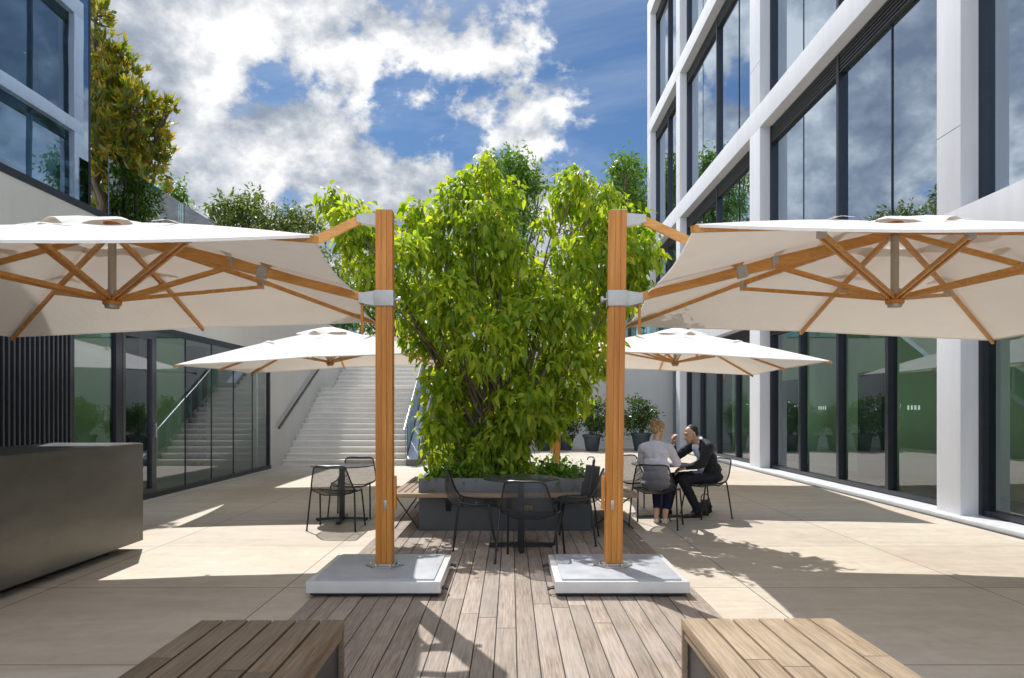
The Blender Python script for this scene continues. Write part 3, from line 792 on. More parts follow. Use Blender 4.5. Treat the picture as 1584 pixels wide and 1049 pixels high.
# ------------------------------------------------------------------ parasols
def parasol(sign, pole, N_, F_, G_, K_, zN, zF, zG, zK, lean, label):
    """pole at its world place; canopy corners in mirrored coordinates relative to the pole"""
    t = thing('cantilever_parasol', label, 'parasol', (pole[0], pole[1], .012), 0, 'off-white cantilever parasols round the courtyard')
    def P(x, y, z): return V((sign * x, y, z - .012))
    PT = 3.17 - .02
    # pole: laminated, two halves with a groove
    mb = MB()
    for a, b in ((-.071, -.0235), (-.0225, .0225), (.0235, .071)):
        mb.box(a, b, -.055, .055, .15, PT, .004)
    for v in mb.bm.verts: v.co.x += sign * lean * (v.co.z - .15) / 3
    po = mb.build('pole', M['teak'], t)
    mb = MB(); mb.box(-.066, .066, -.05, .05, PT - .001, PT + .006); 
    for v in mb.bm.verts: v.co.x += sign * lean
    mb.build('cap', M['alu'], po)
    mb = MB(); mb.box(-sign * .012 - .012, -sign * .012 + .012, -.0585, -.054, .62, .70, .002); mb.tube([(0 - sign * .012, -.060, .66), (0 - sign * .012, -.055, .66)], .007, 8); mb.build('lock_plate', M['steel'], po)
    # crank handle strip on the inner side
    mb = MB(); mb.box(-sign * .087 - .011, -sign * .087 + .011, -.03, .02, .62, .90, .004); mb.build('crank_handle', M['teak'], po)
    # base
    mb = MB(); mb.box(-.525, .525, -.5, .5, .035, .125, .008); ba = mb.build('base', M['basemetal'], t)
    mb = MB(); mb.box(-.47, .47, -.46, .46, .1255, .138, .004); mb.build('ballast_plate', M['basetop'], ba)
    mb = MB(); mb.box(-.5, .5, -.47, .47, .012, .034); mb.build('undertray', M['black'], ba)
    for cx_ in (-.42, .42):
        for cy_ in (-.42, .42):
            mb = MB(); mb.tube([(cx_ - .012, cy_, .012), (cx_ + .012, cy_, .012)], .012, 10); mb.build('caster', M['black'], ba)
    for cy_ in (-.42, .36):
        mb = MB(); xi = -sign * .525
        mb.tube([(xi, cy_, .055), (xi - sign * .03, cy_, .055), (xi - sign * .045, cy_, .045), (xi - sign * .045, cy_ + .05, .045), (xi, cy_ + .05, .055)], .009, 8)
        mb.build('handle', M['black'], ba)
    mb = MB(); mb.prism([(.15 * math.cos(2 * PI * k / 6) * (1 if k % 3 else 1.1), .13 * math.sin(2 * PI * k / 6)) for k in range(6)], .139, .150)
    mb.box(-.095, .095, -.075, .075, .1501, .165, .003)
    mp = mb.build('mount_plate', M['steel'], t)
    for k in range(6):
        mb = MB(); aa = 2 * PI * (k + .0) / 6; mb.lathe([(.011, 0), (.011, .012), (.006, .018)], (.118 * math.cos(aa), .10 * math.sin(aa), .150), 6); mb.build('bolt', M['steel'], mp)
    # canopy points
    C_ = ((N_[0] + G_[0] + F_[0] + K_[0]) / 4, (N_[1] + G_[1] + F_[1] + K_[1]) / 4)
    zc = (zN + zG + zF + zK) / 4
    ztop = zc + .635
    cn = [(*N_, zN), (*F_, zF), (*G_, zG), (*K_, zK)]
    rim = []
    for i in range(4):
        a = V(cn[i]); b = V(cn[(i + 1) % 4]); rim.append((a, 'c')); rim.append(((a + b) / 2 + V((0, 0, .02)), 'm'))
    apex = V((*C_, ztop))
    # fabric: 8 sectors, hem pulled in slightly between ribs, fabric sagging between ribs
    mb = MB(); nr, ns = 10, 8
    r_in = .19
    grid = []
    for k in range(8):
        a, b = rim[k][0], rim[(k + 1) % 8][0]
        for j in range(ns):
            u = j / ns
            e = a.lerp(b, u); sag = math.sin(PI * u)
            e = e + (apex - e) * (.020 * sag)
            ring = []
            for i in range(nr + 1):
                s_ = r_in + (1 - r_in) * i / nr
                q = apex.lerp(e, s_)
                q.z -= (.035 * sag) * s_ * (1.6 - s_) * 1.0
                q.z += .022 * math.sin(PI * s_) * (1 - .5 * sag)
                ring.append(mb.bm.verts.new(P(*q)))
            # hem: short flap turned down
            q = e.copy(); q.z -= (.035 * sag) * .6 + .016; ring.append(mb.bm.verts.new(P(*q)))
            grid.append(ring)
    n = len(grid)
    for a in range(n):
        A, B = grid[a], grid[(a + 1) % n]
        for i in range(nr + 1):
            f = mb.bm.faces.new((A[i], A[i + 1], B[i + 1], B[i])); f.smooth = True
    ca = mb.build('canopy', M['canopy'], t, sharp=24)
    # vent cap with rippled edge and fabric loops
    mb = MB(); seg = 64; top = mb.bm.verts.new(P(apex.x, apex.y, ztop + .03)); prev = None; rings = []
    for ri, (rr, dz) in enumerate(((.10, .018), (.30, -.040), (.50, -.115), (.53, -.135))):
        ring = []
        for k in range(seg):
            an = 2 * PI * k / seg
            sqr = 1 / max(abs(math.cos(an)), abs(math.sin(an))) ** .6
            wv = math.sin(an * 8) * .010 * ri + math.sin(an * 13 + 1) * .005 * ri
            ring.append(mb.bm.verts.new(P(apex.x + rr * sqr * math.cos(an + .1), apex.y + rr * sqr * math.sin(an + .1), ztop + dz + wv)))
        rings.append(ring)
    for k in range(seg):
        mb.bm.faces.new((top, rings[0][k], rings[0][(k + 1) % seg])).smooth = True
        for A, B in zip(rings, rings[1:]): mb.bm.faces.new((A[k], B[k], B[(k + 1) % seg], A[(k + 1) % seg])).smooth = True
    mb.build('vent', M['canopy'], ca)
    for k in range(8):
        e = rim[k][0]; tt = V((e.y - apex.y, apex.x - e.x, 0)).normalized()
        for s_, hh in ((.42, .026), (.72, .022)):
            q = apex.lerp(e, s_ + .04 * math.sin(k * 2.3)); mb = MB(); ln_ = .16 + .05 * math.sin(k * 3.1)
            rows_ = []
            for i in range(9):
                u = i / 8; c_ = q + tt * (u - .5) * ln_ * 2; c_.z += hh * math.sin(PI * u) * (1 + .4 * math.sin(k + u * 7)) + .006
                w_ = (e - apex).normalized() * (.02 + .02 * math.sin(PI * u))
                rows_.append((mb.bm.verts.new(P(*(c_ - w_))), mb.bm.verts.new(P(*(c_ + w_)))))
            for a_, b_ in zip(rows_, rows_[1:]): mb.bm.faces.new((a_[0], a_[1], b_[1], b_[0])).smooth = True
            if s_ < .5: mb.build('seam_fold', M['canopy'], ca)
            else: mb.bm.free()
    hub_t = apex + V((0, 0, -.075)); hub_b = V((apex.x, apex.y, zc + .03))
    # ribs
    for k, (e, kind) in enumerate(rim):
        end = e + (e - apex).normalized() * .03
        m_ = hub_t.lerp(end + V((0, 0, -.02)), .5) + V((0, 0, .022))
        mb = MB(); q0 = hub_t; q2 = end + V((0, 0, -.025))
        mb.bar(P(*q0), P(*m_), .028, .042); mb.bar(P(*m_), P(*q2), .026, .036)
        rb = mb.build('rib', M['teak_x'], t)
        mb = MB(); q1 = hub_b + (V((e.x, e.y, hub_b.z)) - hub_b).normalized() * .06
        at_ = q0.lerp(m_, .93) + V((0, 0, -.055))
        sd_ = (P(*at_) - P(*q1)).cross(V((0, 0, 1))).normalized() * .02
        mb.bar(P(*q1) + sd_, P(*at_) + sd_, .016, .032); mb.bar(P(*q1) - sd_, P(*at_) - sd_, .016, .032)
        mb.build('strut', M['teak_x'], rb)
        mb = MB(); a2 = q0.lerp(m_, .93); mb.bar(P(*(a2 + V((0, 0, -.072)))), P(*(a2 + V((0, 0, .02)))), .05, .05, (1, 0, 0)); mb.build('joint', M['alu'], rb)
    # hub
    mb = MB(); c = P(*apex)
    mb.lathe([(.031, hub_b.z - .012), (.031, hub_t.z - .012)], (c.x, c.y, 0), 20); mb.build('shaft', M['shaft'], t)
    mb = MB(); zb = hub_b.z - .012
    mb.lathe([(.05, zb - .075), (.055, zb - .06), (.055, zb - .05)], (c.x, c.y, 0), 24); mb.lathe([(.04, zb + .03), (.044, zb + .07)], (c.x, c.y, 0), 24); mb.build('lower_hub', M['alu'], t)
    mb = MB(); mb.lathe([(.066, zb - .049), (.07, zb - .03), (.07, zb - .02), (.06, zb - .012)], (c.x, c.y, 0), 24); mb.build('hub_ring', M['teak'], t); mb = MB(); mb.lathe([(.06, hub_t.z + .01), (.066, hub_t.z + .04), (.06, hub_t.z + .06)], (c.x, c.y, 0), 24); mb.build('hub_ring', M['teak'], t)
    mb = MB(); mb.box(c.x - .045, c.x + .045, c.y - .045, c.y + .045, zb - .012, zb + .03, .006); mb.build('hub_block', M['shaft'], t)
    # cantilever arm below the canopy, following the rib to the middle of the inner edge
    d2 = V((C_[0], C_[1], 0)).normalized()
    st = V((lean * .75 + d2.x * .17, d2.y * .17, 2.425))
    en = V((apex.x, apex.y, ztop - .115)) - V((d2.x, d2.y, 0)) * .08
    mb = MB(); mb.bar(P(*st), P(*en), .045, .068); arm = mb.build('arm', M['teak_x'], t)
    mb = MB(); br = st.lerp(en, .44); mb.bar(P(*(br - (en - st).normalized() * .045)), P(*(br + (en - st).normalized() * .04)), .062, .10, bev=.005); mb.build('arm_bracket', M['alu'], arm)
    # upper brace from the pole head through the canopy to the arm bracket
    s2 = V((lean + d2.x * .20, d2.y * .20, 3.085)); mb = MB(); mb.bar(P(*s2), P(*(br + V((0, 0, .05)))), .045, .07); mb.build('brace', M['teak_x'], t)
    # brackets on the pole
    def brk(z0, z1, ln, nm, full=True):
        mb = MB(); zc_ = (z0 + z1) / 2; off = lean * (zc_ / 3)
        if full: mb.box(sign * off - .083, sign * off + .083, -.068, .068, z0 - .012, z1 - .012, .012)
        a = P(off + d2.x * .06, d2.y * .06, zc_); b = P(off + d2.x * ln, d2.y * ln, zc_)
        sd_ = (b - a).cross(V((0, 0, 1))).normalized() * .034
        h0, h1 = (z1 - z0) / 2, (z1 - z0) / 3.4
        pts = []
        for q, h in ((a, h0), (b, h1)):
            for s_ in (-1, 1):
                for u_ in (-1, 1): pts.append(q + sd_ * s_ + V((0, 0, h * u_)))
        mb.hull(pts, [(0, 1, 3, 2), (4, 6, 7, 5), (0, 4, 5, 1), (2, 3, 7, 6), (0, 2, 6, 4), (1, 5, 7, 3)])
        return mb.build(nm, M['alu'], t)
    ck = brk(2.35, 2.485, .22, 'clamp')
    brk(3.03, 3.14, .235, 'head_bracket', False)
    mb = MB(); xk = sign * (lean * .8 - .084); mb.tube([(xk, 0, 2.40), (xk - sign * .03, 0, 2.40)], .012, 10); mb.tube([(xk - sign * .03, 0, 2.40), (xk - sign * .05, 0, 2.40)], .026, 12); mb.build('knob', M['alu'], ck)
    # pull handle hanging at the clamp
    mb = MB(); q = P(lean * .8 + d2.x * .19, d2.y * .19, 0); mb.box(q.x - .011, q.x + .011, q.y - .011, q.y + .011, 2.10, 2.39, .003); mb.build('pull_stick', M['teak'], t)
    return t
pr_ = (.87, 5.81)
pR = parasol(1, pr_, (.10, -2.23), (.47, 2.14), (4.30, 1.52), (3.93, -2.84), 2.45, 2.46, 2.23, 2.22, .04,
             'nearest off-white parasol on the right, teak post to the right of the near table')
pL = parasol(-1, (-1.07, 5.81), (-.04, -2.25), (.52, 2.17), (4.23, 1.46), (3.66, -2.95), 2.39, 2.51, 2.26, 2.14, .0,
             'nearest off-white parasol on the left, teak post in front of the staircase')
pR2 = copy_tree(pR); pR2.location = (.87, 13.1, .0); pR2['label'] = 'far off-white parasol on the right, over the seated couple, near the back wall'
pL2 = copy_tree(pL); pL2.location = (-1.20, 12.85, .0); pL2['label'] = 'far off-white parasol on the left, its canopy in front of the staircase'

# ------------------------------------------------------------------ chairs and tables
def smooth_path(ctrl, n=5, closed=False):
    c = [V(p) for p in ctrl]; out = []; m = len(c)
    rng = range(m if closed else m - 1)
    for i in rng:
        p0 = c[(i - 1) % m] if closed or i > 0 else c[i]; p1 = c[i]; p2 = c[(i + 1) % m]; p3 = c[(i + 2) % m] if closed or i + 2 < m else c[(i + 1) % m]
        for k in range(n):
            t = k / n
            out.append(.5 * ((2 * p1) + (p2 - p0) * t + (2 * p0 - 5 * p1 + 4 * p2 - p3) * t * t + (3 * p1 - p0 - 3 * p2 + p3) * t ** 3))
    if not closed: out.append(c[-1])
    return out
def make_chair(label):
    t = thing('mesh_chair', label, 'chair', (0, 0, 0), 0, 'black mesh chairs round the café tables')
    half = [(.0, -.305, .792), (.13, -.30, .795), (.19, -.285, .775), (.215, -.26, .70), (.245, -.22, .59), (.268, -.16, .505), (.272, -.05, .478), (.262, .10, .468), (.245, .19, .458), (.19, .235, .442), (.0, .245, .436)]
    loop = half + [(-x, y, z) for x, y, z in half[-2:0:-1]]
    mb = MB(); mb.tube(smooth_path(loop, 4, True), .0095, 8, True); mb.build('frame', M['frame'], t)
    # shell
    rows = [((.155, -.300, .79), (0, -.306, .79)), ((.20, -.28, .745), (0, -.325, .735)), ((.222, -.255, .67), (0, -.330, .65)), ((.243, -.225, .595), (0, -.315, .56)),
            ((.262, -.18, .525), (0, -.27, .475)), ((.270, -.11, .485), (0, -.19, .432)), ((.270, -.02, .474), (0, -.08, .418)), ((.264, .08, .468), (0, .05, .417)),
            ((.247, .18, .458), (0, .16, .424)), ((.20, .23, .444), (0, .235, .434))]
    er = smooth_path([r[0] for r in rows], 3); cr = smooth_path([r[1] for r in rows], 3); nx = 14
    mb = MB(); uvl = mb.bm.loops.layers.uv.new('UVMap'); g = []
    dist = 0
    for i, (e, c) in enumerate(zip(er, cr)):
        if i: dist += (c - cr[i - 1]).length
        row = []
        for k in range(nx + 1):
            u = -1 + 2 * k / nx; w2 = abs(u) ** 2.2
            p = V((e.x * u, c.y + (e.y - c.y) * w2, c.z + (e.z - c.z) * w2)); row.append((mb.bm.verts.new(p), (e.x * u * 1.05, dist)))
        g.append(row)
    for A, B in zip(g, g[1:]):
        for k in range(nx):
            q = (A[k], A[k + 1], B[k + 1], B[k]); f = mb.bm.faces.new([v for v, _ in q]); f.smooth = True
            for l, (_, uv) in zip(f.loops, q): l[uvl].uv = uv
    mb.build('seat_shell', M['shell'], t)
    for s in (-1, 1):
        mb = MB(); mb.tube(smooth_path([(s * .268, -.155, .505), (s * .275, -.18, .43), (s * .30, -.235, 0.008)], 3), .0105, 8); mb.lathe([(.013, 0), (.013, .015)], (s * .30, -.235, 0), 10); mb.build('leg', M['frame'], t)
        mb = MB(); mb.tube(smooth_path([(s * .262, .12, .467), (s * .270, .145, .43), (s * .292, .215, .008)], 3), .0105, 8); mb.lathe([(.013, 0), (.013, .015)], (s * .292, .215, 0), 10); mb.build('leg', M['frame'], t)
    mb = MB(); mb.tube([(-.262, .11, .46), (-.12, .11, .415), (.12, .11, .415), (.262, .11, .46)], .007, 6); mb.tube([(-.265, -.13, .48), (-.12, -.14, .425), (.12, -.14, .425), (.265, -.13, .48)], .007, 6); mb.build('cross_bar', M['frame'], t)
    return t
DZ = .0135
chair_specs = [
    (.20, 6.62, DZ, -14, 'mesh chair nearest the camera, its back to us at the near centre table'),
    (-.38, 7.36, DZ, -86, 'mesh chair in side view at the left of the near centre table, facing right'),
    (.73, 7.62, DZ, 80, 'mesh chair with a black backpack on its seat, right of the near centre table'),
    (-2.16, 8.50, 0, -4, 'front one of the two chairs at the left table, its back to us'),
    (-2.17, 9.43, 0, 176, 'rear one of the two chairs at the left table, facing us'),
    (1.85, 8.65, 0, -23, 'mesh chair on which the blonde woman in the pale blouse sits'),
    (2.69, 9.45, 0, 103, 'mesh chair on which the man in the black suit sits'),
    (1.76, 9.88, 0, 195, 'empty mesh chair at the right table, beside the blonde woman'),
]
ch0 = None
for i, (x, y, z, a, lab) in enumerate(chair_specs):
    o = make_chair(lab) if ch0 is None else copy_tree(ch0)
    if ch0 is None: ch0 = o
    o['label'] = lab; o.location = (x, y, z); o.rotation_euler = (0, 0, R(a))

def make_table(label):
    t = thing('cafe_table', label, 'table', (0, 0, 0), 0, 'round dark café tables')
    mb = MB(); mb.lathe([(.39, .722), (.408, .726), (.41, .732), (.408, .738), (.40, .7395)], (0, 0, 0), 64); mb.build('table_top', M['table'], t)
    mb = MB(); mb.box(-.034, .034, -.034, .034, .05, .70, .004); mb.build('column', M['frame'], t)
    mb = MB(); mb.box(-.17, .17, -.02, .02, .70, .7215, .003); mb.box(-.0195, .0195, -.17, -.021, .701, .7213); mb.box(-.0195, .0195, .021, .17, .701, .7213); mb.build('top_bracket', M['frame'], t)
    for k in range(4):
        c_, s_ = math.cos(k * PI / 2), math.sin(k * PI / 2)
        mb = MB(); mb.bar((c_ * .035, s_ * .035, .035), (c_ * .34, s_ * .34, .026), .06, .03, bev=.004); mb.lathe([(.02, 0), (.02, .0105)], (c_ * .31, s_ * .31, 0), 12); mb.build('foot', M['frame'], t)
    mb = MB(); mb.box(-.036, .036, -.036, .036, .012, .0499); mb.build('base_block', M['frame'], t)
    return t
tb = make_table('dark round table in the centre, in front of the planter')
tb.location = (.11, 7.27, DZ)
for (x, y, z, a, lab) in ((-2.24, 9.07, 0, 5, 'dark round table on the left, in front of the staircase'), (2.05, 9.27, 0, 3, 'dark round table on the right between the seated woman and man')):
    o = copy_tree(tb); o.location = (x, y, z); o.rotation_euler = (0, 0, R(a)); o['label'] = lab

# ------------------------------------------------------------------ planter, bench round it
PL = thing('planter', 'large rectangular slate blue metal planter in the middle of the deck', 'planter', (-.07, 9.1, .012))
x0, x1, y0, y1 = -1.11, .97, 8.23, 9.98
def ring(mb, x0, x1, y0, y1, t, z0, z1, bev=.003):
    mb.box(x0, x1, y0, y0 + t, z0, z1, bev); mb.box(x0, x1, y1 - t, y1, z0, z1, bev)
    mb.box(x0 + .0015, x0 + t, y0 + t, y1 - t, z0, z1 - .0015, 0); mb.box(x1 - t, x1 - .0015, y0 + t, y1 - t, z0, z1 - .0015, 0)
mb = MB(); ring(mb, x0, x1, y0, y1, .05, .42, .646); mb.build('trough', M['planter'], PL, True)
mb = MB(); mb.box(x0 + .004, x1 - .004, y0 + .004, y1 - .004, .013, .419); pb = mb.build('plinth', M['planter_d'], PL, True)
mb = MB(); mb.box(.085, .265, y0 + .0, y0 + .0035, .235, .315); lp = mb.build('label_plate', M['brass'], PL, True)
mb = MB()
for k in range(7): mb.box(.10 + k * .022, .108 + k * .022, y0 - .0015, y0 + .0, .25, .30)
mb.build('vent_slot', M['black'], lp, True)
mb = MB(); nx_, ny_ = 40, 34
vv = [[mb.bm.verts.new((x0 + .05 + (x1 - x0 - .1) * i / nx_, y0 + .05 + (y1 - y0 - .1) * j / ny_, .57 + .035 * math.sin(i * .9 + j * .4) * math.sin(j * .7) + random.uniform(0, .02))) for j in range(ny_ + 1)] for i in range(nx_ + 1)]
for i in range(nx_):
    for j in range(ny_): mb.bm.faces.new((vv[i][j], vv[i + 1][j], vv[i + 1][j + 1], vv[i][j + 1]))
mb.build('soil', M['soil'], PL, True)
BN = thing('bench', 'slatted wooden bench wrapped round the sides of the slate blue planter', 'bench', (-.07, 8.2, .012))
mb = MB()
mb.box(-1.43, 1.52, 8.09, 8.225, .43, .475, .004)
mb.build('front_board', wood('bench_front_wood', (.46, .32, .20), (.27, .18, .11), 'X', 1.2, .5, .1, .4), BN, True)
def slats(xa, xb, nm):
    mb = MB(); n = round((xb - xa) / .085); s = (xb - xa) / n
    for i in range(n): mb.box(xa + i * s, xa + (i + 1) * s - .012, 8.229, 10.2, .432, .474, .003)
    mb.build(nm, M['benchwood_x'], BN, True)
slats(-1.43, -1.113, 'side_slats'); slats(.975, 1.52, 'side_slats')
for (xa, xb) in ((-1.42, -1.13), (1.0, 1.50)):
    for yy in (8.35, 10.05):
        mb = MB(); mb.tube([(xa, yy, .43), (xb, yy, .02)], .008, 6); mb.tube([(xb, yy + .03, .43), (xa, yy + .03, .02)], .008, 6); mb.bar((xa, yy + .015, .42), (xb, yy + .015, .42), .04, .018); mb.build('wire_leg', M['frame'], BN, True)
for xx in (-.75, -.02, .6):
    mb = MB(); mb.hull([(xx - .03, 8.10, .429), (xx + .03, 8.10, .429), (xx - .03, 8.229, .429), (xx + .03, 8.229, .429), (xx - .03, 8.10, .41), (xx + .03, 8.10, .41), (xx - .03, 8.229, .25), (xx + .03, 8.229, .25)],
                       [(0, 1, 3, 2), (4, 6, 7, 5), (0, 4, 5, 1), (2, 3, 7, 6), (0, 2, 6, 4), (1, 5, 7, 3)]); mb.build('bracket', M['black'], BN, True)

# ------------------------------------------------------------------ foreground benches
def fbench(xa, xb, yf, ztop, mat, label, inner):
    t = thing('slatted_bench', label, 'bench', ((xa + xb) / 2, yf - 1.1, 0), 0, 'plank benches in the foreground')
    n = 6; s = (xb - xa) / n; rr = random.Random(int(xa * 10))
    for i in range(n):
        mb = MB(); y = yf - rr.uniform(0, .006)
        cut = yf - rr.uniform(.5, 1.1)
        mb.box(xa + i * s + .005, xa + (i + 1) * s - .007, cut + .0015, y, ztop - .045 + rr.uniform(-.001, .001), ztop, .005)
        mb.box(xa + i * s + .005, xa + (i + 1) * s - .007, yf - 2.3, cut - .0015, ztop - .045, ztop - .0008, .005)
        mb.build('plank', mat, t, True)
    mb = MB(); mb.box(xa + .005, xb - .007, yf - .028, yf - .006, .0, ztop - .047, .002); mb.build('end_panel', mat, t, True); mb = MB(); mb.box(xa + .005, xb - .007, yf - 2.3, yf - 2.28, .0, ztop - .047, .002)
    mb.build('end_panel', mat, t, True)
    for xx in (xa + .03, xb - .06):
        mb = MB(); mb.box(xx, xx + .03, yf - 2.27, yf - .03, .03, ztop - .05); mb.build('side_panel', M['anth'], t, True)
    xx = xb - .032 if inner > 0 else xa + .012
    mb = MB(); mb.box(xx, xx + .02, yf - 2.29, yf - .03, ztop - .085, ztop - .0465); mb.build('edge_trim', mat, t, True)
    return t
fbench(-1.515, -.805, 3.34, .45, M['benchwood_d'], 'dark weathered plank bench at lower left of the foreground', 1)
fbench(.83, 1.585, 3.35, .455, M['benchwood_l'], 'pale oiled plank bench at lower right of the foreground', -1)

# ------------------------------------------------------------------ bags
bg1 = thing('backpack', 'black backpack standing on the seat of the chair beside the right teak post', 'bag', (.93, 7.66, .45))
mb = MB()
def rbox(mb, c, s, bev, rot):
    bm = bmesh.new(); r = bmesh.ops.create_cube(bm, size=1); bmesh.ops.scale(bm, vec=s, verts=bm.verts); bmesh.ops.bevel(bm, geom=list(bm.edges), offset=bev, segments=4, affect='EDGES')
    bmesh.ops.transform(bm, matrix=Matrix.Translation(c) @ rot.to_matrix().to_4x4(), verts=bm.verts)
    me = bpy.data.meshes.new('tmp'); bm.to_mesh(me); bm.free(); mb.bm.from_mesh(me); bpy.data.meshes.remove(me)
rt = Euler((0, R(-12), R(-10)))
rt2 = Euler((0, R(8), R(-8)))
rbox(mb, V((.905, 7.66, .69)), (.16, .28, .44), .065, rt2); rbox(mb, V((.825, 7.66, .60)), (.06, .20, .20), .025, rt2)
for f in mb.bm.faces: f.smooth = True
mb.build('body', M['leather'], bg1, True)
mb = MB(); mb.tube(smooth_path([(.86, 7.66, .91), (.875, 7.66, .94), (.925, 7.66, .94), (.94, 7.66, .91)], 4), .007, 6); mb.build('strap', M['black'], bg1, True)
bg2 = thing('handbag', 'soft black leather handbag standing on the ground under the man\'s chair', 'bag', (2.70, 9.48, 0))
mb = MB(); rbox(mb, V((2.70, 9.48, .115)), (.16, .11, .22), .035, Euler((0, 0, R(15)))); rbox(mb, V((2.745, 9.45, .10)), (.07, .09, .17), .03, Euler((0, R(10), R(15))))
for f in mb.bm.faces: f.smooth = True
mb.build('body', M['leather'], bg2, True)
mb = MB(); mb.tube(smooth_path([(2.64, 9.47, .2), (2.65, 9.47, .28), (2.72, 9.48, .30), (2.77, 9.49, .2), (2.785, 9.45, .05)], 4), .007, 6); mb.build('strap', M['black'], bg2, True)

# ------------------------------------------------------------------ people
def remesh(name, mb, mat, parent, vox=.008, sm=4, fac=.5, disp=0, dscale=.1):
    bmesh.ops.recalc_face_normals(mb.bm, faces=mb.bm.faces)
    me = bpy.data.meshes.new(name); mb.bm.to_mesh(me); mb.bm.free()
    o = bpy.data.objects.new(name, me); col.objects.link(o)
    m = o.modifiers.new('r', 'REMESH'); m.mode = 'VOXEL'; m.voxel_size = vox; m.use_smooth_shade = True
    s = o.modifiers.new('s', 'SMOOTH'); s.factor = fac; s.iterations = sm
    if disp:
        tx = bpy.data.textures.new(name + '_folds', 'CLOUDS'); tx.noise_scale = dscale; tx.noise_depth = 2
        d = o.modifiers.new('d', 'DISPLACE'); d.texture = tx; d.strength = disp; d.mid_level = .5
    bpy.context.view_layer.update()
    dg = bpy.context.evaluated_depsgraph_get()
    me2 = bpy.data.meshes.new_from_object(o.evaluated_get(dg), depsgraph=dg)
    bpy.data.objects.remove(o); bpy.data.meshes.remove(me)
    me2.name = name; me2.materials.clear()
    return link_mesh(name, me2, mat, parent)
def hand(mb, wrist, d, nrm, side, curl=.5, sc_=1.0, thumb=.5):
    """palm + five jointed fingers. d = pointing, nrm = palm side normal, side = towards the thumb"""
    wrist, d, nrm, side = V(wrist), V(d).normalized(), V(nrm).normalized(), V(side)
    side = (side - d * side.dot(d)).normalized(); nrm = d.cross(side).normalized() * (1 if d.cross(side).dot(nrm) > 0 else -1)
    s = sc_
    mb.chain([((wrist), .025 * s), (wrist + d * .03 * s, .026 * s)])
    for k in (-1, 0, 1): mb.chain([(wrist + d * .03 * s + side * .012 * k * s, .017 * s), (wrist + d * .085 * s + side * .024 * k * s, .0145 * s)])
    for k, ln in ((1.2, .9), (.4, 1.0), (-.4, .94), (-1.2, .75)):
        p = wrist + d * .088 * s + side * .022 * k * s; a = curl * .5; pr = [(p, .0098 * s)]
        dd = d.copy()
        for q, sl_ in enumerate((.042, .027, .021)):
            aa = a * (q + 1) * (1 + .12 * k)
            dd = (d * math.cos(aa) + nrm * math.sin(aa)); p = p + dd * sl_ * ln * s; pr.append((p, (.0092 - .0008 * q) * s))
        mb.chain(pr)
    p = wrist + d * .03 * s + side * .024 * s; t1 = p + (d * .6 + side * .7 + nrm * .3).normalized() * .04 * s
    t2 = t1 + (d * .8 + side * .2 + nrm * thumb).normalized() * .03 * s; t3 = t2 + (d * .7 - side * .1 + nrm * thumb).normalized() * .022 * s
    mb.chain([(p, .014 * s), (t1, .012 * s), (t2, .0105 * s), (t3, .009 * s)])
def head(mb, c, yaw, pitch, s=1.0, rollz=0):
    Rm = (Euler((0, 0, yaw)).to_matrix() @ Euler((pitch, 0, rollz)).to_matrix())
    def q(x, y, z): return V(c) + Rm @ V((x * s, y * s, z * s))
    def e(x, y, z, a, b, c_): mb.ell(q(x, y, z), (a * s, b * s, c_ * s), 2, Rm)
    e(0, -.012, .035, .074, .092, .080); e(0, .022, -.03, .058, .068, .075); e(0, .05, -.075, .034, .034, .028); e(0, .03, -.055, .050, .05, .04)
    mb.capsule(q(0, .083, .012), q(0, .102, -.022), .009 * s, .014 * s); e(.012, .088, -.026, .009, .01, .008); e(-.012, .088, -.026, .009, .01, .008)
    e(0, .076, .03, .05, .014, .012); e(0, .083, -.048, .024, .012, .010); e(.04, .055, -.012, .022, .022, .02); e(-.04, .055, -.012, .022, .022, .02)
    for sx in (-1, 1): e(sx * .076, -.008, -.008, .010, .018, .030)
    return q, Rm
def face_bits(q, Rm, s, parent, brow):
    mb = MB()
    for sx in (-1, 1): mb.ell(q(sx * .03, .082, .010), (.009 * s, .005 * s, .004 * s), 2, Rm)
    mb.build('eyes', M['eye'], parent)
    mb = MB()
    for sx in (-1, 1): mb.tube([q(sx * .012, .092, .028), q(sx * .03, .091, .034), q(sx * .048, .078, .026)], .0025 * s, 6)
    mb.build('eyebrows', brow, parent)
    mb = MB(); mb.ell(q(0, .094, -.047), (.02 * s, .006 * s, .006 * s), 2, Rm); mb.build('lips', M['lips'], parent)

# woman, back to the camera
W = thing('person', 'woman with blonde pinned-up hair in a pale lilac blouse, seated with her back to us', 'person', (1.85, 8.65, 0), R(-23), 'couple at the right table')
hc = V((.015, .03, 1.225)); yaw = R(-42)
mb = MB()
q, Rm = head(mb, hc, yaw, R(-8), 1.0)
mb.chain([(V((0, -.03, 1.02)), .062), (V((.005, -.005, 1.10)), .05), (hc + V((0, -.02, -.04)), .05)])
mb.ell((0, -.07, .54), (.165, .115, .10)); mb.ell((0, -.05, .70), (.125, .085, .13)); mb.ell((0, -.035, .90), (.155, .095, .15))
mb.chain([(V((-.15, -.03, 1.0)), .05), (V((.15, -.03, 1.0)), .05)])
arms = {1: [(V((.165, -.03, .99)), .05), (V((.235, .10, .80)), .038), (V((.13, .32, .775)), .026)], -1: [(V((-.165, -.03, .99)), .05), (V((-.225, .11, .80)), .038), (V((-.09, .33, .775)), .026)]}
legs = {1: [(V((.085, -.02, .53)), .083), (V((.085, .36, .515)), .058), (V((.065, .23, .12)), .037)], -1: [(V((-.085, -.02, .53)), .083), (V((-.08, .37, .515)), .058), (V((-.05, .25, .12)), .037)]}
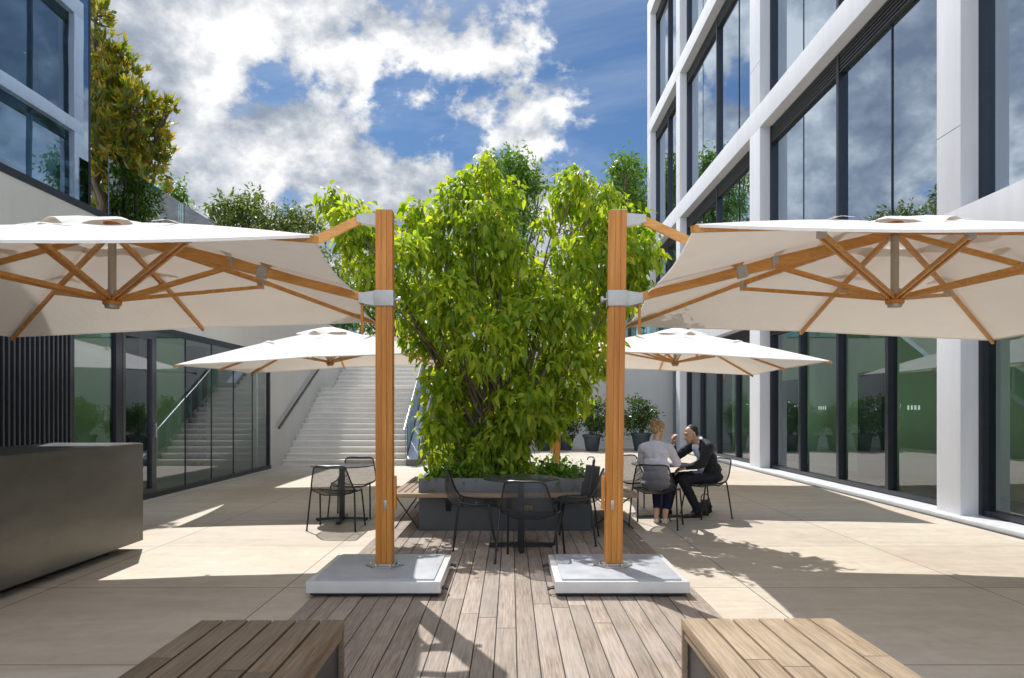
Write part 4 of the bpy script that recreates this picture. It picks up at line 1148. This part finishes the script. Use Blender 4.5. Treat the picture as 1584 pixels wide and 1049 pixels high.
for s_ in (1, -1):
    mb.chain(arms[s_]); mb.chain(legs[s_])
    a = legs[s_][2][0]; mb.chain([(a, .033), (a + V((0, .0, -.05)), .034), (a + V((0, .09, -.078)), .028), (a + V((0, .14, -.085)), .022)])
    hand(mb, arms[s_][2][0], (-.5 * s_, 1, -.05), (0, 0, -1), (-s_, .2, 0), .35)
body = remesh('body', mb, M['skin_w'], W, .0065, 3)
face_bits(q, Rm, 1.0, W, M['hair_w'])
# blouse
mb = MB()
mb.ell((0, -.075, .545), (.19, .135, .09)); mb.ell((0, -.07, .62), (.186, .128, .12)); mb.ell((0, -.055, .76), (.178, .118, .15)); mb.ell((0, -.04, .93), (.178, .112, .12))
mb.chain([(V((-.158, -.035, 1.005)), .056), (V((0, -.035, 1.035)), .058), (V((.158, -.035, 1.005)), .056)])
for s_ in (1, -1):
    a, b, c = [p for p, _ in arms[s_]]
    mb.chain([(a, .064), (a.lerp(b, .5), .056), (b, .054), (b.lerp(c, .8), .036), (b.lerp(c, .9), .035)])
remesh('blouse', mb, M['blouse'], W, .009, 5, .5, .026, .09)
mb = MB()
mb.ell((0, -.06, .53), (.172, .125, .088))
for s_ in (1, -1):
    a, b, c = [p for p, _ in legs[s_]]
    mb.chain([(a, .092), (b, .067), (b.lerp(c, .35), .058), (b.lerp(c, .80), .046)])
remesh('trousers', mb, M['navy'], W, .009, 3, .5, .01, .06)
for s_ in (1, -1):
    a = legs[s_][2][0]; mb = MB()
    mb.ell(a + V((0, -.005, -.078)), (.038, .05, .036)); mb.ell(a + V((0, .07, -.085)), (.038, .07, .032)); mb.ell(a + V((0, .13, -.092)), (.036, .05, .024)); mb.box(a.x - .036, a.x + .036, a.y - .045, a.y + .165, .004, .03, .006)
    remesh('shoe', mb, M['shoe_w'], W, .006, 3)
mb = MB(); rgh = random.Random(5)
def hq(x, y, z): return q(x, y, z)
mb.ell(hq(0, -.022, .045), (.086, .098, .086), 2, Rm); mb.ell(hq(0, -.055, -.01), (.074, .065, .06), 2, Rm)
mb.ell(hq(0, -.06, .085), (.060, .055, .045), 2, Rm)
for k in range(26):
    an = k * 2.4; rr_ = .026 + .02 * (k % 3)
    p0 = hq(rr_ * math.cos(an), -.07 + rr_ * .7 * math.sin(an), .085 + .022 * math.sin(k * 1.7)); p1 = p0 + V((rgh.uniform(-1, 1), rgh.uniform(-1, 1), rgh.uniform(-.5, .8))) * .035
    mb.capsule(p0, p1, .013, .007)
for k in range(20):
    u = -1 + 2 * k / 19
    mb.tube([hq(u * .086, .03 - .05 * abs(u), .07 - .02 * abs(u)), hq(u * .09, -.05, .05), hq(u * .045, -.10, .065), hq(u * .02, -.105, .085)], [.008, .011, .010, .008], 6)
remesh('hair', mb, M['hair_w'], W, .006, 1, .5, .012, .02)
mb = MB()
for s_ in (-1, 1): mb.tube(smooth_path([hq(s_ * .075, .0, .02), hq(s_ * .083, .005, -.03), hq(s_ * .074, .0, -.09), hq(s_ * .07, -.012, -.13)], 3), [.006] * 9 + [.002], 6)
mb.build('loose_strand', M['hair_w'], W)

# man, leaning over the table
Mn = thing('person', 'man with short dark hair in a black suit, one hand raised above the table', 'person', (2.69, 9.45, 0), R(103), 'couple at the right table')
hc = V((-.01, .225, 1.135)); yaw = R(8)
mb = MB()
q, Rm = head(mb, hc, yaw, R(-14), 1.04)
mb.chain([(V((0, .08, 1.0)), .068), (V((0, .14, 1.04)), .056), (hc + V((0, -.035, -.03)), .056)])
mb.ell((0, -.09, .55), (.17, .12, .11)); mb.ell((0, -.05, .70), (.14, .11, .14)); mb.ell((0, .03, .87), (.155, .09, .14), 2, Euler((R(-22), 0, 0)).to_matrix())
mb.chain([(V((-.17, .06, .97)), .042), (V((.17, .08, .97)), .042)])
armR = [(V((.19, .09, .965)), .044), (V((.24, .335, .80)), .034), (V((.145, .415, .985)), .028)]
armL = [(V((-.19, .06, .965)), .044), (V((-.25, .18, .745)), .034), (V((-.16, .38, .69)), .028)]
lgL = [(V((-.09, -.02, .53)), .088), (V((-.10, .40, .545)), .062), (V((-.09, .17, .12)), .042)]
lgR = [(V((.09, -.02, .53)), .088), (V((.11, .42, .53)), .062), (V((.12, .50, .12)), .042)]
for A in (armR, armL): mb.chain(A)
for Lg in (lgL, lgR):
    mb.chain(Lg); a = Lg[2][0]; mb.chain([(a, .04), (a + V((0, 0, -.05)), .038), (a + V((0, .12, -.08)), .03)])
hand(mb, armR[2][0], (-.15, .12, 1), (-.3, -.9, .1), (-.9, .3, 0), 1.25, 1.08, .9)
hand(mb, armL[2][0], (.1, 1, -.25), (0, -.2, -1), (.9, 0, .2), .9, 1.08)
remesh('body', mb, M['skin_m'], Mn, .0065, 3)
face_bits(q, Rm, 1.04, Mn, M['hair_m'])
mb = MB(); mb.ell(q(0, -.034, .052), (.079 * 1.04, .084 * 1.04, .074 * 1.04), 2, Rm); mb.ell(q(0, -.055, .0), (.077, .06, .055), 2, Rm); mb.ell(q(0, -.02, .088), (.050, .058, .026), 2, Rm)
remesh('hair', mb, M['hair_m'], Mn, .006, 2, .5, .006, .02)
mb = MB()
mb.ell((0, -.10, .545), (.195, .15, .10)); mb.ell((0, -.08, .65), (.178, .145, .13)); mb.ell((0, -.03, .79), (.182, .132, .14), 2, Euler((R(-20), 0, 0)).to_matrix()); mb.ell((0, .03, .92), (.20, .118, .12), 2, Euler((R(-25), 0, 0)).to_matrix())
mb.chain([(V((-.185, .055, .975)), .066), (V((-.05, .06, 1.02)), .062), (V((.05, .065, 1.02)), .062), (V((.185, .085, .975)), .066)])
for A in (armR, armL):
    a, b, c = [p for p, _ in A]; mb.chain([(a, .075), (a.lerp(b, .5), .066), (b, .062), (b.lerp(c, .75), .048), (b.lerp(c, .84), .047)])
remesh('jacket', mb, M['suit'], Mn, .009, 4, .5, .022, .08)
mb = MB()
mb.ell((0, .105, .90), (.075, .07, .13), 2, Euler((R(-28), 0, 0)).to_matrix()); mb.chain([(V((-.045, .12, 1.025)), .022), (V((0, .155, 1.01)), .022), (V((.045, .12, 1.025)), .022)])
mb.chain([(V((-.058, .085, 1.06)), .022), (V((0, .06, 1.085)), .02), (V((.058, .085, 1.06)), .022)]); mb.chain([(V((-.052, .10, 1.035)), .018), (V((0, .075, 1.055)), .018), (V((.052, .10, 1.035)), .018)]); mb.ell((0, .06, .72), (.08, .07, .13))
for A in (armR, armL): a, b, c = [p for p, _ in A]; mb.chain([(b.lerp(c, .84), .038), (b.lerp(c, .96), .036)])
remesh('shirt', mb, M['shirt'], Mn, .007, 3)
mb = MB(); mb.ell((0, -.07, .53), (.18, .135, .10))
for Lg in (lgL, lgR): a, b, c = [p for p, _ in Lg]; mb.chain([(a, .102), (b, .078), (b.lerp(c, .5), .066), (c + V((0, 0, .0)), .058), (c + V((0, .012, -.05)), .060)])
remesh('trousers', mb, M['suit_leg'], Mn, .009, 3, .5, .014, .07)
for Lg in (lgL, lgR):
    a = Lg[2][0]; mb = MB(); mb.ell(a + V((0, -.01, -.068)), (.046, .058, .05)); mb.ell(a + V((0, .045, -.066)), (.044, .07, .042)); mb.ell(a + V((0, .08, -.083)), (.042, .08, .036)); mb.ell(a + V((0, .16, -.092)), (.038, .055, .025)); mb.box(a.x - .038, a.x + .038, a.y - .055, a.y + .20, .003, .022, .006)
    remesh('shoe', mb, M['shoe_m'], Mn, .0065, 3)

# ------------------------------------------------------------------ plants
# central tree
TY = 9.1
spec = [(520, 318, 22, .2), (545, 345, 26, -.1), (562, 392, 30, .1), (588, 350, 18, .3), (582, 436, 26, -.2), (540, 378, 16, .4), (648, 338, 26, .3), (630, 385, 28, -.3), (668, 372, 30, 0), (698, 322, 26, 0), (722, 292, 24, .2), (755, 262, 24, .1), (735, 335, 34, -.3), (785, 300, 20, .3), (765, 345, 26, .2),
        (700, 405, 40, .4), (635, 455, 34, .1), (755, 400, 42, 0), (868, 312, 20, .2), (893, 282, 24, 0), (928, 306, 26, -.1), (965, 338, 26, .1), (998, 385, 22, -.1), (985, 430, 26, 0), (920, 360, 36, .3), (885, 400, 34, -.2), (950, 395, 30, -.3), (945, 445, 38, .2),
        (838, 345, 15, .1), (800, 385, 22, -.4), (812, 440, 34, .3), (695, 470, 44, -.3), (760, 470, 46, .4), (860, 480, 42, -.2), (912, 505, 38, .3), (648, 520, 30, .2), (700, 545, 44, .4), (752, 530, 44, -.7), (815, 555, 48, .3), (880, 560, 38, -.1), (925, 560, 20, .1), (795, 500, 34, -.5),
        (690, 600, 34, -.1), (745, 620, 42, .4), (810, 615, 42, -.4), (865, 612, 32, .2), (903, 612, 18, .1), (682, 655, 26, -.2), (728, 672, 34, .2), (785, 668, 34, -.3), (670, 700, 18, -.1), (700, 705, 20, .2), (745, 708, 22, -.5), (798, 706, 20, -.4), (845, 655, 20, 0)]
cl = []
for (px, py, r, dy) in spec:
    Y = TY + dy * 1.25 - (.1 if py < 500 else 0); p = at(px, py, Y); cl.append((p.x, p.y, p.z, r / F * Y * 1.10))
TRE = thing('planted_tree', 'bushy multi-stemmed tree with drooping lime green leaves growing in the slate blue planter', 'tree', (-.07, 9.1, .6))
rgt = random.Random(11)
bases = [(-.12 + rgt.uniform(-.16, .16), 9.1 + rgt.uniform(-.14, .14), .55) for _ in range(7)]
branches('trunk', bases, cl, .034, M['bark'], TRE, 4, .25, True, .007, .4)
foliage('crown', cl, 3000, 6, .126, M['leaf_main'], TRE, 5, droop=.8, wid=.50, shell=.42, out=.45, spread=.055, stray=.16)
mb = MB(); rf = random.Random(9)
for k in range(46):
    c = cl[rf.randrange(len(cl))]; dv = V((rf.gauss(0, 1), -abs(rf.gauss(.6, .5)), rf.gauss(0, 1))).normalized() * c[3]
    mb.ell(V(c[:3]) + dv, (.016, .016, .02), 1)
mb.build('fruit', M['fruit'], TRE, True)
# ground cover in planter
gc = [(x, y, .64, .13, .09) for x in np.linspace(-.95, .8, 9) for y in (8.4, 8.8, 9.3, 9.75)] + [(.45, 8.5, .72, .16, .12), (.62, 8.6, .70, .15, .10), (-.75, 8.5, .72, .15, .12)]
o = foliage('ground_cover', gc, 620, 4, .085, M['leaf_green'], None, 8, droop=.2, world=False, wid=.5, shell=.2); tag(o, 'low leafy ground cover round the foot of the planted tree', kind='stuff')

# potted shrubs
def make_pot(label):
    t = thing('potted_shrub', label, 'potted plant', (0, 0, 0), 0, 'potted shrubs along the back wall')
    mb = MB(); mb.lathe([(.20, 0), (.215, .02), (.30, .50), (.335, .51), (.345, .56), (.345, .60), (.315, .60), (.30, .54)], (0, 0, 0), 28, False)
    mb.lathe([(.19, .001), (.001, .001)], (0, 0, 0), 28, False); mb.build('pot', M['pot'], t)
    mb = MB(); mb.lathe([(.31, .545), (.15, .565), (.001, .575)], (0, 0, 0), 28, False); mb.build('soil', M['soil'], t)
    rr = random.Random(4); c_ = [(rr.uniform(-.25, .25), rr.uniform(-.25, .25), z, r) for z, r in ((.82, .30), (.95, .38), (1.1, .36), (1.25, .36), (1.4, .32), (1.55, .26), (1.7, .18), (1.0, .36), (1.2, .3))]
    branches('stem', [(0, 0, .55), (.05, .03, .55)], c_, .02, M['bark'], t, 3, .1, False, .005)
    foliage('foliage', c_, 420, 5, .095, M['leaf_pot'], t, 3, droop=.1, world=False, wid=.5, shell=.4)
    mb = MB()
    for k in range(9):
        c = c_[rr.randrange(len(c_))]; mb.ell(V(c[:3]) + V((rr.gauss(0, 1), rr.gauss(-.6, 1), rr.gauss(0, 1))).normalized() * c[3], (.028, .028, .022), 1)
    mb.build('flower', M['fruit'], t)
    return t
pots = [(1.18, 24.3, 1.0, .92, 'potted shrub in a dark pot, at the back wall just right of the planted tree'),
        (1.98, 24.6, 1.0, .90, 'potted shrub in a dark pot, behind the far right teak post'),
        (2.86, 24.0, 1.0, .98, 'low potted shrub in a dark pot, just left of the near right teak post'),
        (3.75, 24.6, 1.05, 1.05, 'potted shrub in a dark pot, mostly behind the near right teak post'),
        (4.62, 24.2, 1.08, 1.06, 'tall potted shrub with red flowers, behind the blonde woman'),
        (.1, 24.3, 1.05, 1.05, 'potted shrub at the back wall, behind the planted tree'),
        (-.9, 24.5, 1.0, 1.1, 'potted shrub at the back wall nearest the staircase, behind the planted tree')]
p0 = None
for i, (x, y, s, sz, lab) in enumerate(pots):
    o = make_pot(lab) if p0 is None else copy_tree(p0)
    if p0 is None: p0 = o
    o['label'] = lab; o.location = (x, y, 0); o.rotation_euler = (0, 0, i * 1.31); o.scale = (s, s, sz)

# background trees
def bg_tree(name, label, cat, base, clumps, n, per, Ln, mat, seed, r0=.14, group=None, **kw):
    t = thing(name, label, cat, base, 0, group)
    branches('trunk', [base], clumps, r0, M['bark'], t, seed, .5, True, .02, .45)
    foliage('crown', clumps, n, per, Ln, mat, t, seed, **kw)
    return t
def cl_px(lst, Y): 
    out = []
    for (px, py, r, dy) in lst:
        yy = Y + dy; p = at(px, py, yy); out.append((p.x, p.y, p.z, r / F * yy))
    return out
mag = cl_px([(150, 20, 26, .3), (165, 85, 26, .2), (150, 130, 40, 0), (190, 120, 30, .3), (215, 165, 34, -.3), (180, 180, 46, .4), (245, 172, 18, 0), (262, 165, 10, .1), (150, 210, 50, -.4), (225, 215, 34, .2), (190, 250, 46, 0), (240, 250, 22, .1), (150, 290, 50, .4), (215, 300, 40, -.3), (120, 160, 60, 1), (100, 80, 60, 1)], 13.6)
mag = [(a, b, c, d * 1.13) for (a, b, c, d) in mag]
bg_tree('magnolia_tree', 'magnolia tree with glossy yellow-green and rust-backed leaves behind the left building corner', 'tree', (-8.0, 13.8, TZ - .02), mag, 1500, 7, .165, M['leaf_mag'], 21, .12, droop=-.5, wid=.42, shell=.35, out=.8, spread=.03)
under = cl_px([(160, 330, 40, 0), (205, 325, 34, .5), (250, 320, 30, .2), (270, 300, 22, .6), (275, 340, 26, 0), (230, 345, 34, -.3), (290, 345, 14, .2)], 16.5)
bg_tree('leafy_tree', 'small dark green tree seen through the glass balustrade below the magnolia', 'tree', (-8.3, 16.8, TZ - .02), under, 900, 6, .12, M['leaf_green'], 22, .06, wid=.4, shell=.3)
G = 'trees beyond the upper terrace'
far = [
    ('eucalyptus_tree', 'loose olive green tree behind the left parasol, left one of a pair', [(335, 318, 16, 0), (352, 330, 22, 0), (375, 318, 20, 0), (390, 305, 14, 0), (400, 325, 16, 0), (365, 350, 26, 0), (395, 352, 24, 0), (340, 350, 20, 0)], 50, 420, .42, 'leaf_far'),
    ('eucalyptus_tree', 'loose olive green tree behind the left parasol, right one of a pair', [(425, 345, 22, 0), (450, 335, 18, 0), (475, 342, 20, 0), (488, 352, 14, 0), (455, 362, 30, 0), (430, 370, 30, 0)], 51, 380, .42, 'leaf_far'),
    ('poplar_tree', 'dark green tree rising behind the top of the planted tree', [(770, 262, 24, 0), (795, 252, 20, 0), (815, 270, 22, 0), (800, 300, 30, 0), (775, 310, 26, 0), (812, 335, 24, 0), (835, 290, 12, 0), (790, 360, 30, 0), (790, 420, 40, 0)], 42, 1500, .30, 'leaf_green'),
    ('poplar_tree', 'dark green tree at the far corner of the white building', [(968, 255, 17, 0), (955, 275, 18, 0), (982, 272, 20, 0), (965, 305, 28, 0), (992, 310, 22, 0), (970, 350, 36, 0), (975, 410, 40, 0), (1000, 360, 26, 0)], 31.7, 1200, .26, 'leaf_green'),
    ('dense_tree', 'dense green tree hidden behind the right half of the planted tree', [(880, 290, 24, 0), (905, 300, 22, 0), (890, 330, 36, 0), (910, 370, 36, 0), (885, 420, 44, 0), (910, 460, 40, 0)], 42, 800, .3, 'leaf_far'),
    ('dense_tree', 'dense tree with a dark trunk beyond the head of the stairs', [(560, 470, 34, 0), (600, 460, 34, 0), (640, 450, 40, 0), (620, 490, 30, 0), (570, 500, 24, 0), (680, 470, 40, 0)], 36, 1100, .26, 'leaf_green'),
    ('dense_tree', 'dark tree low behind the left parasol canopy', [(500, 420, 44, 0), (450, 430, 44, 0), (400, 420, 44, 0), (350, 410, 40, 0), (310, 400, 30, 0), (300, 380, 22, 0), (530, 450, 34, 0)], 44, 1300, .32, 'leaf_far'),
    ('dense_tree', 'dark tree beyond the back balustrade between the right posts', [(960, 480, 34, 0), (1000, 470, 34, 0), (920, 470, 40, 0), (870, 470, 40, 0), (1020, 500, 26, 0)], 40, 1000, .3, 'leaf_far'),
    ('dense_tree', 'dark tree far behind the middle of the planted tree', [(760, 470, 40, 0), (810, 470, 44, 0), (720, 480, 40, 0), (790, 510, 40, 0)], 42, 700, .32, 'leaf_far'),
]
for i, (nm, lab, lst, Y, n, ln, mt) in enumerate(far):
    c = cl_px([(a, b, r * 1.1, d + ((k * 37) % 7 - 3) * .35) for k, (a, b, r, d) in enumerate(lst)], Y)
    bx = sum(q_[0] for q_ in c) / len(c)
    bg_tree(nm, lab, 'tree', (bx, Y, TZ - .02), c, n, 6, ln, M[mt], 40 + i, .20, G, detail=False, wid=.38, shell=.3, spread=.16, droop=.5, stray=.25)
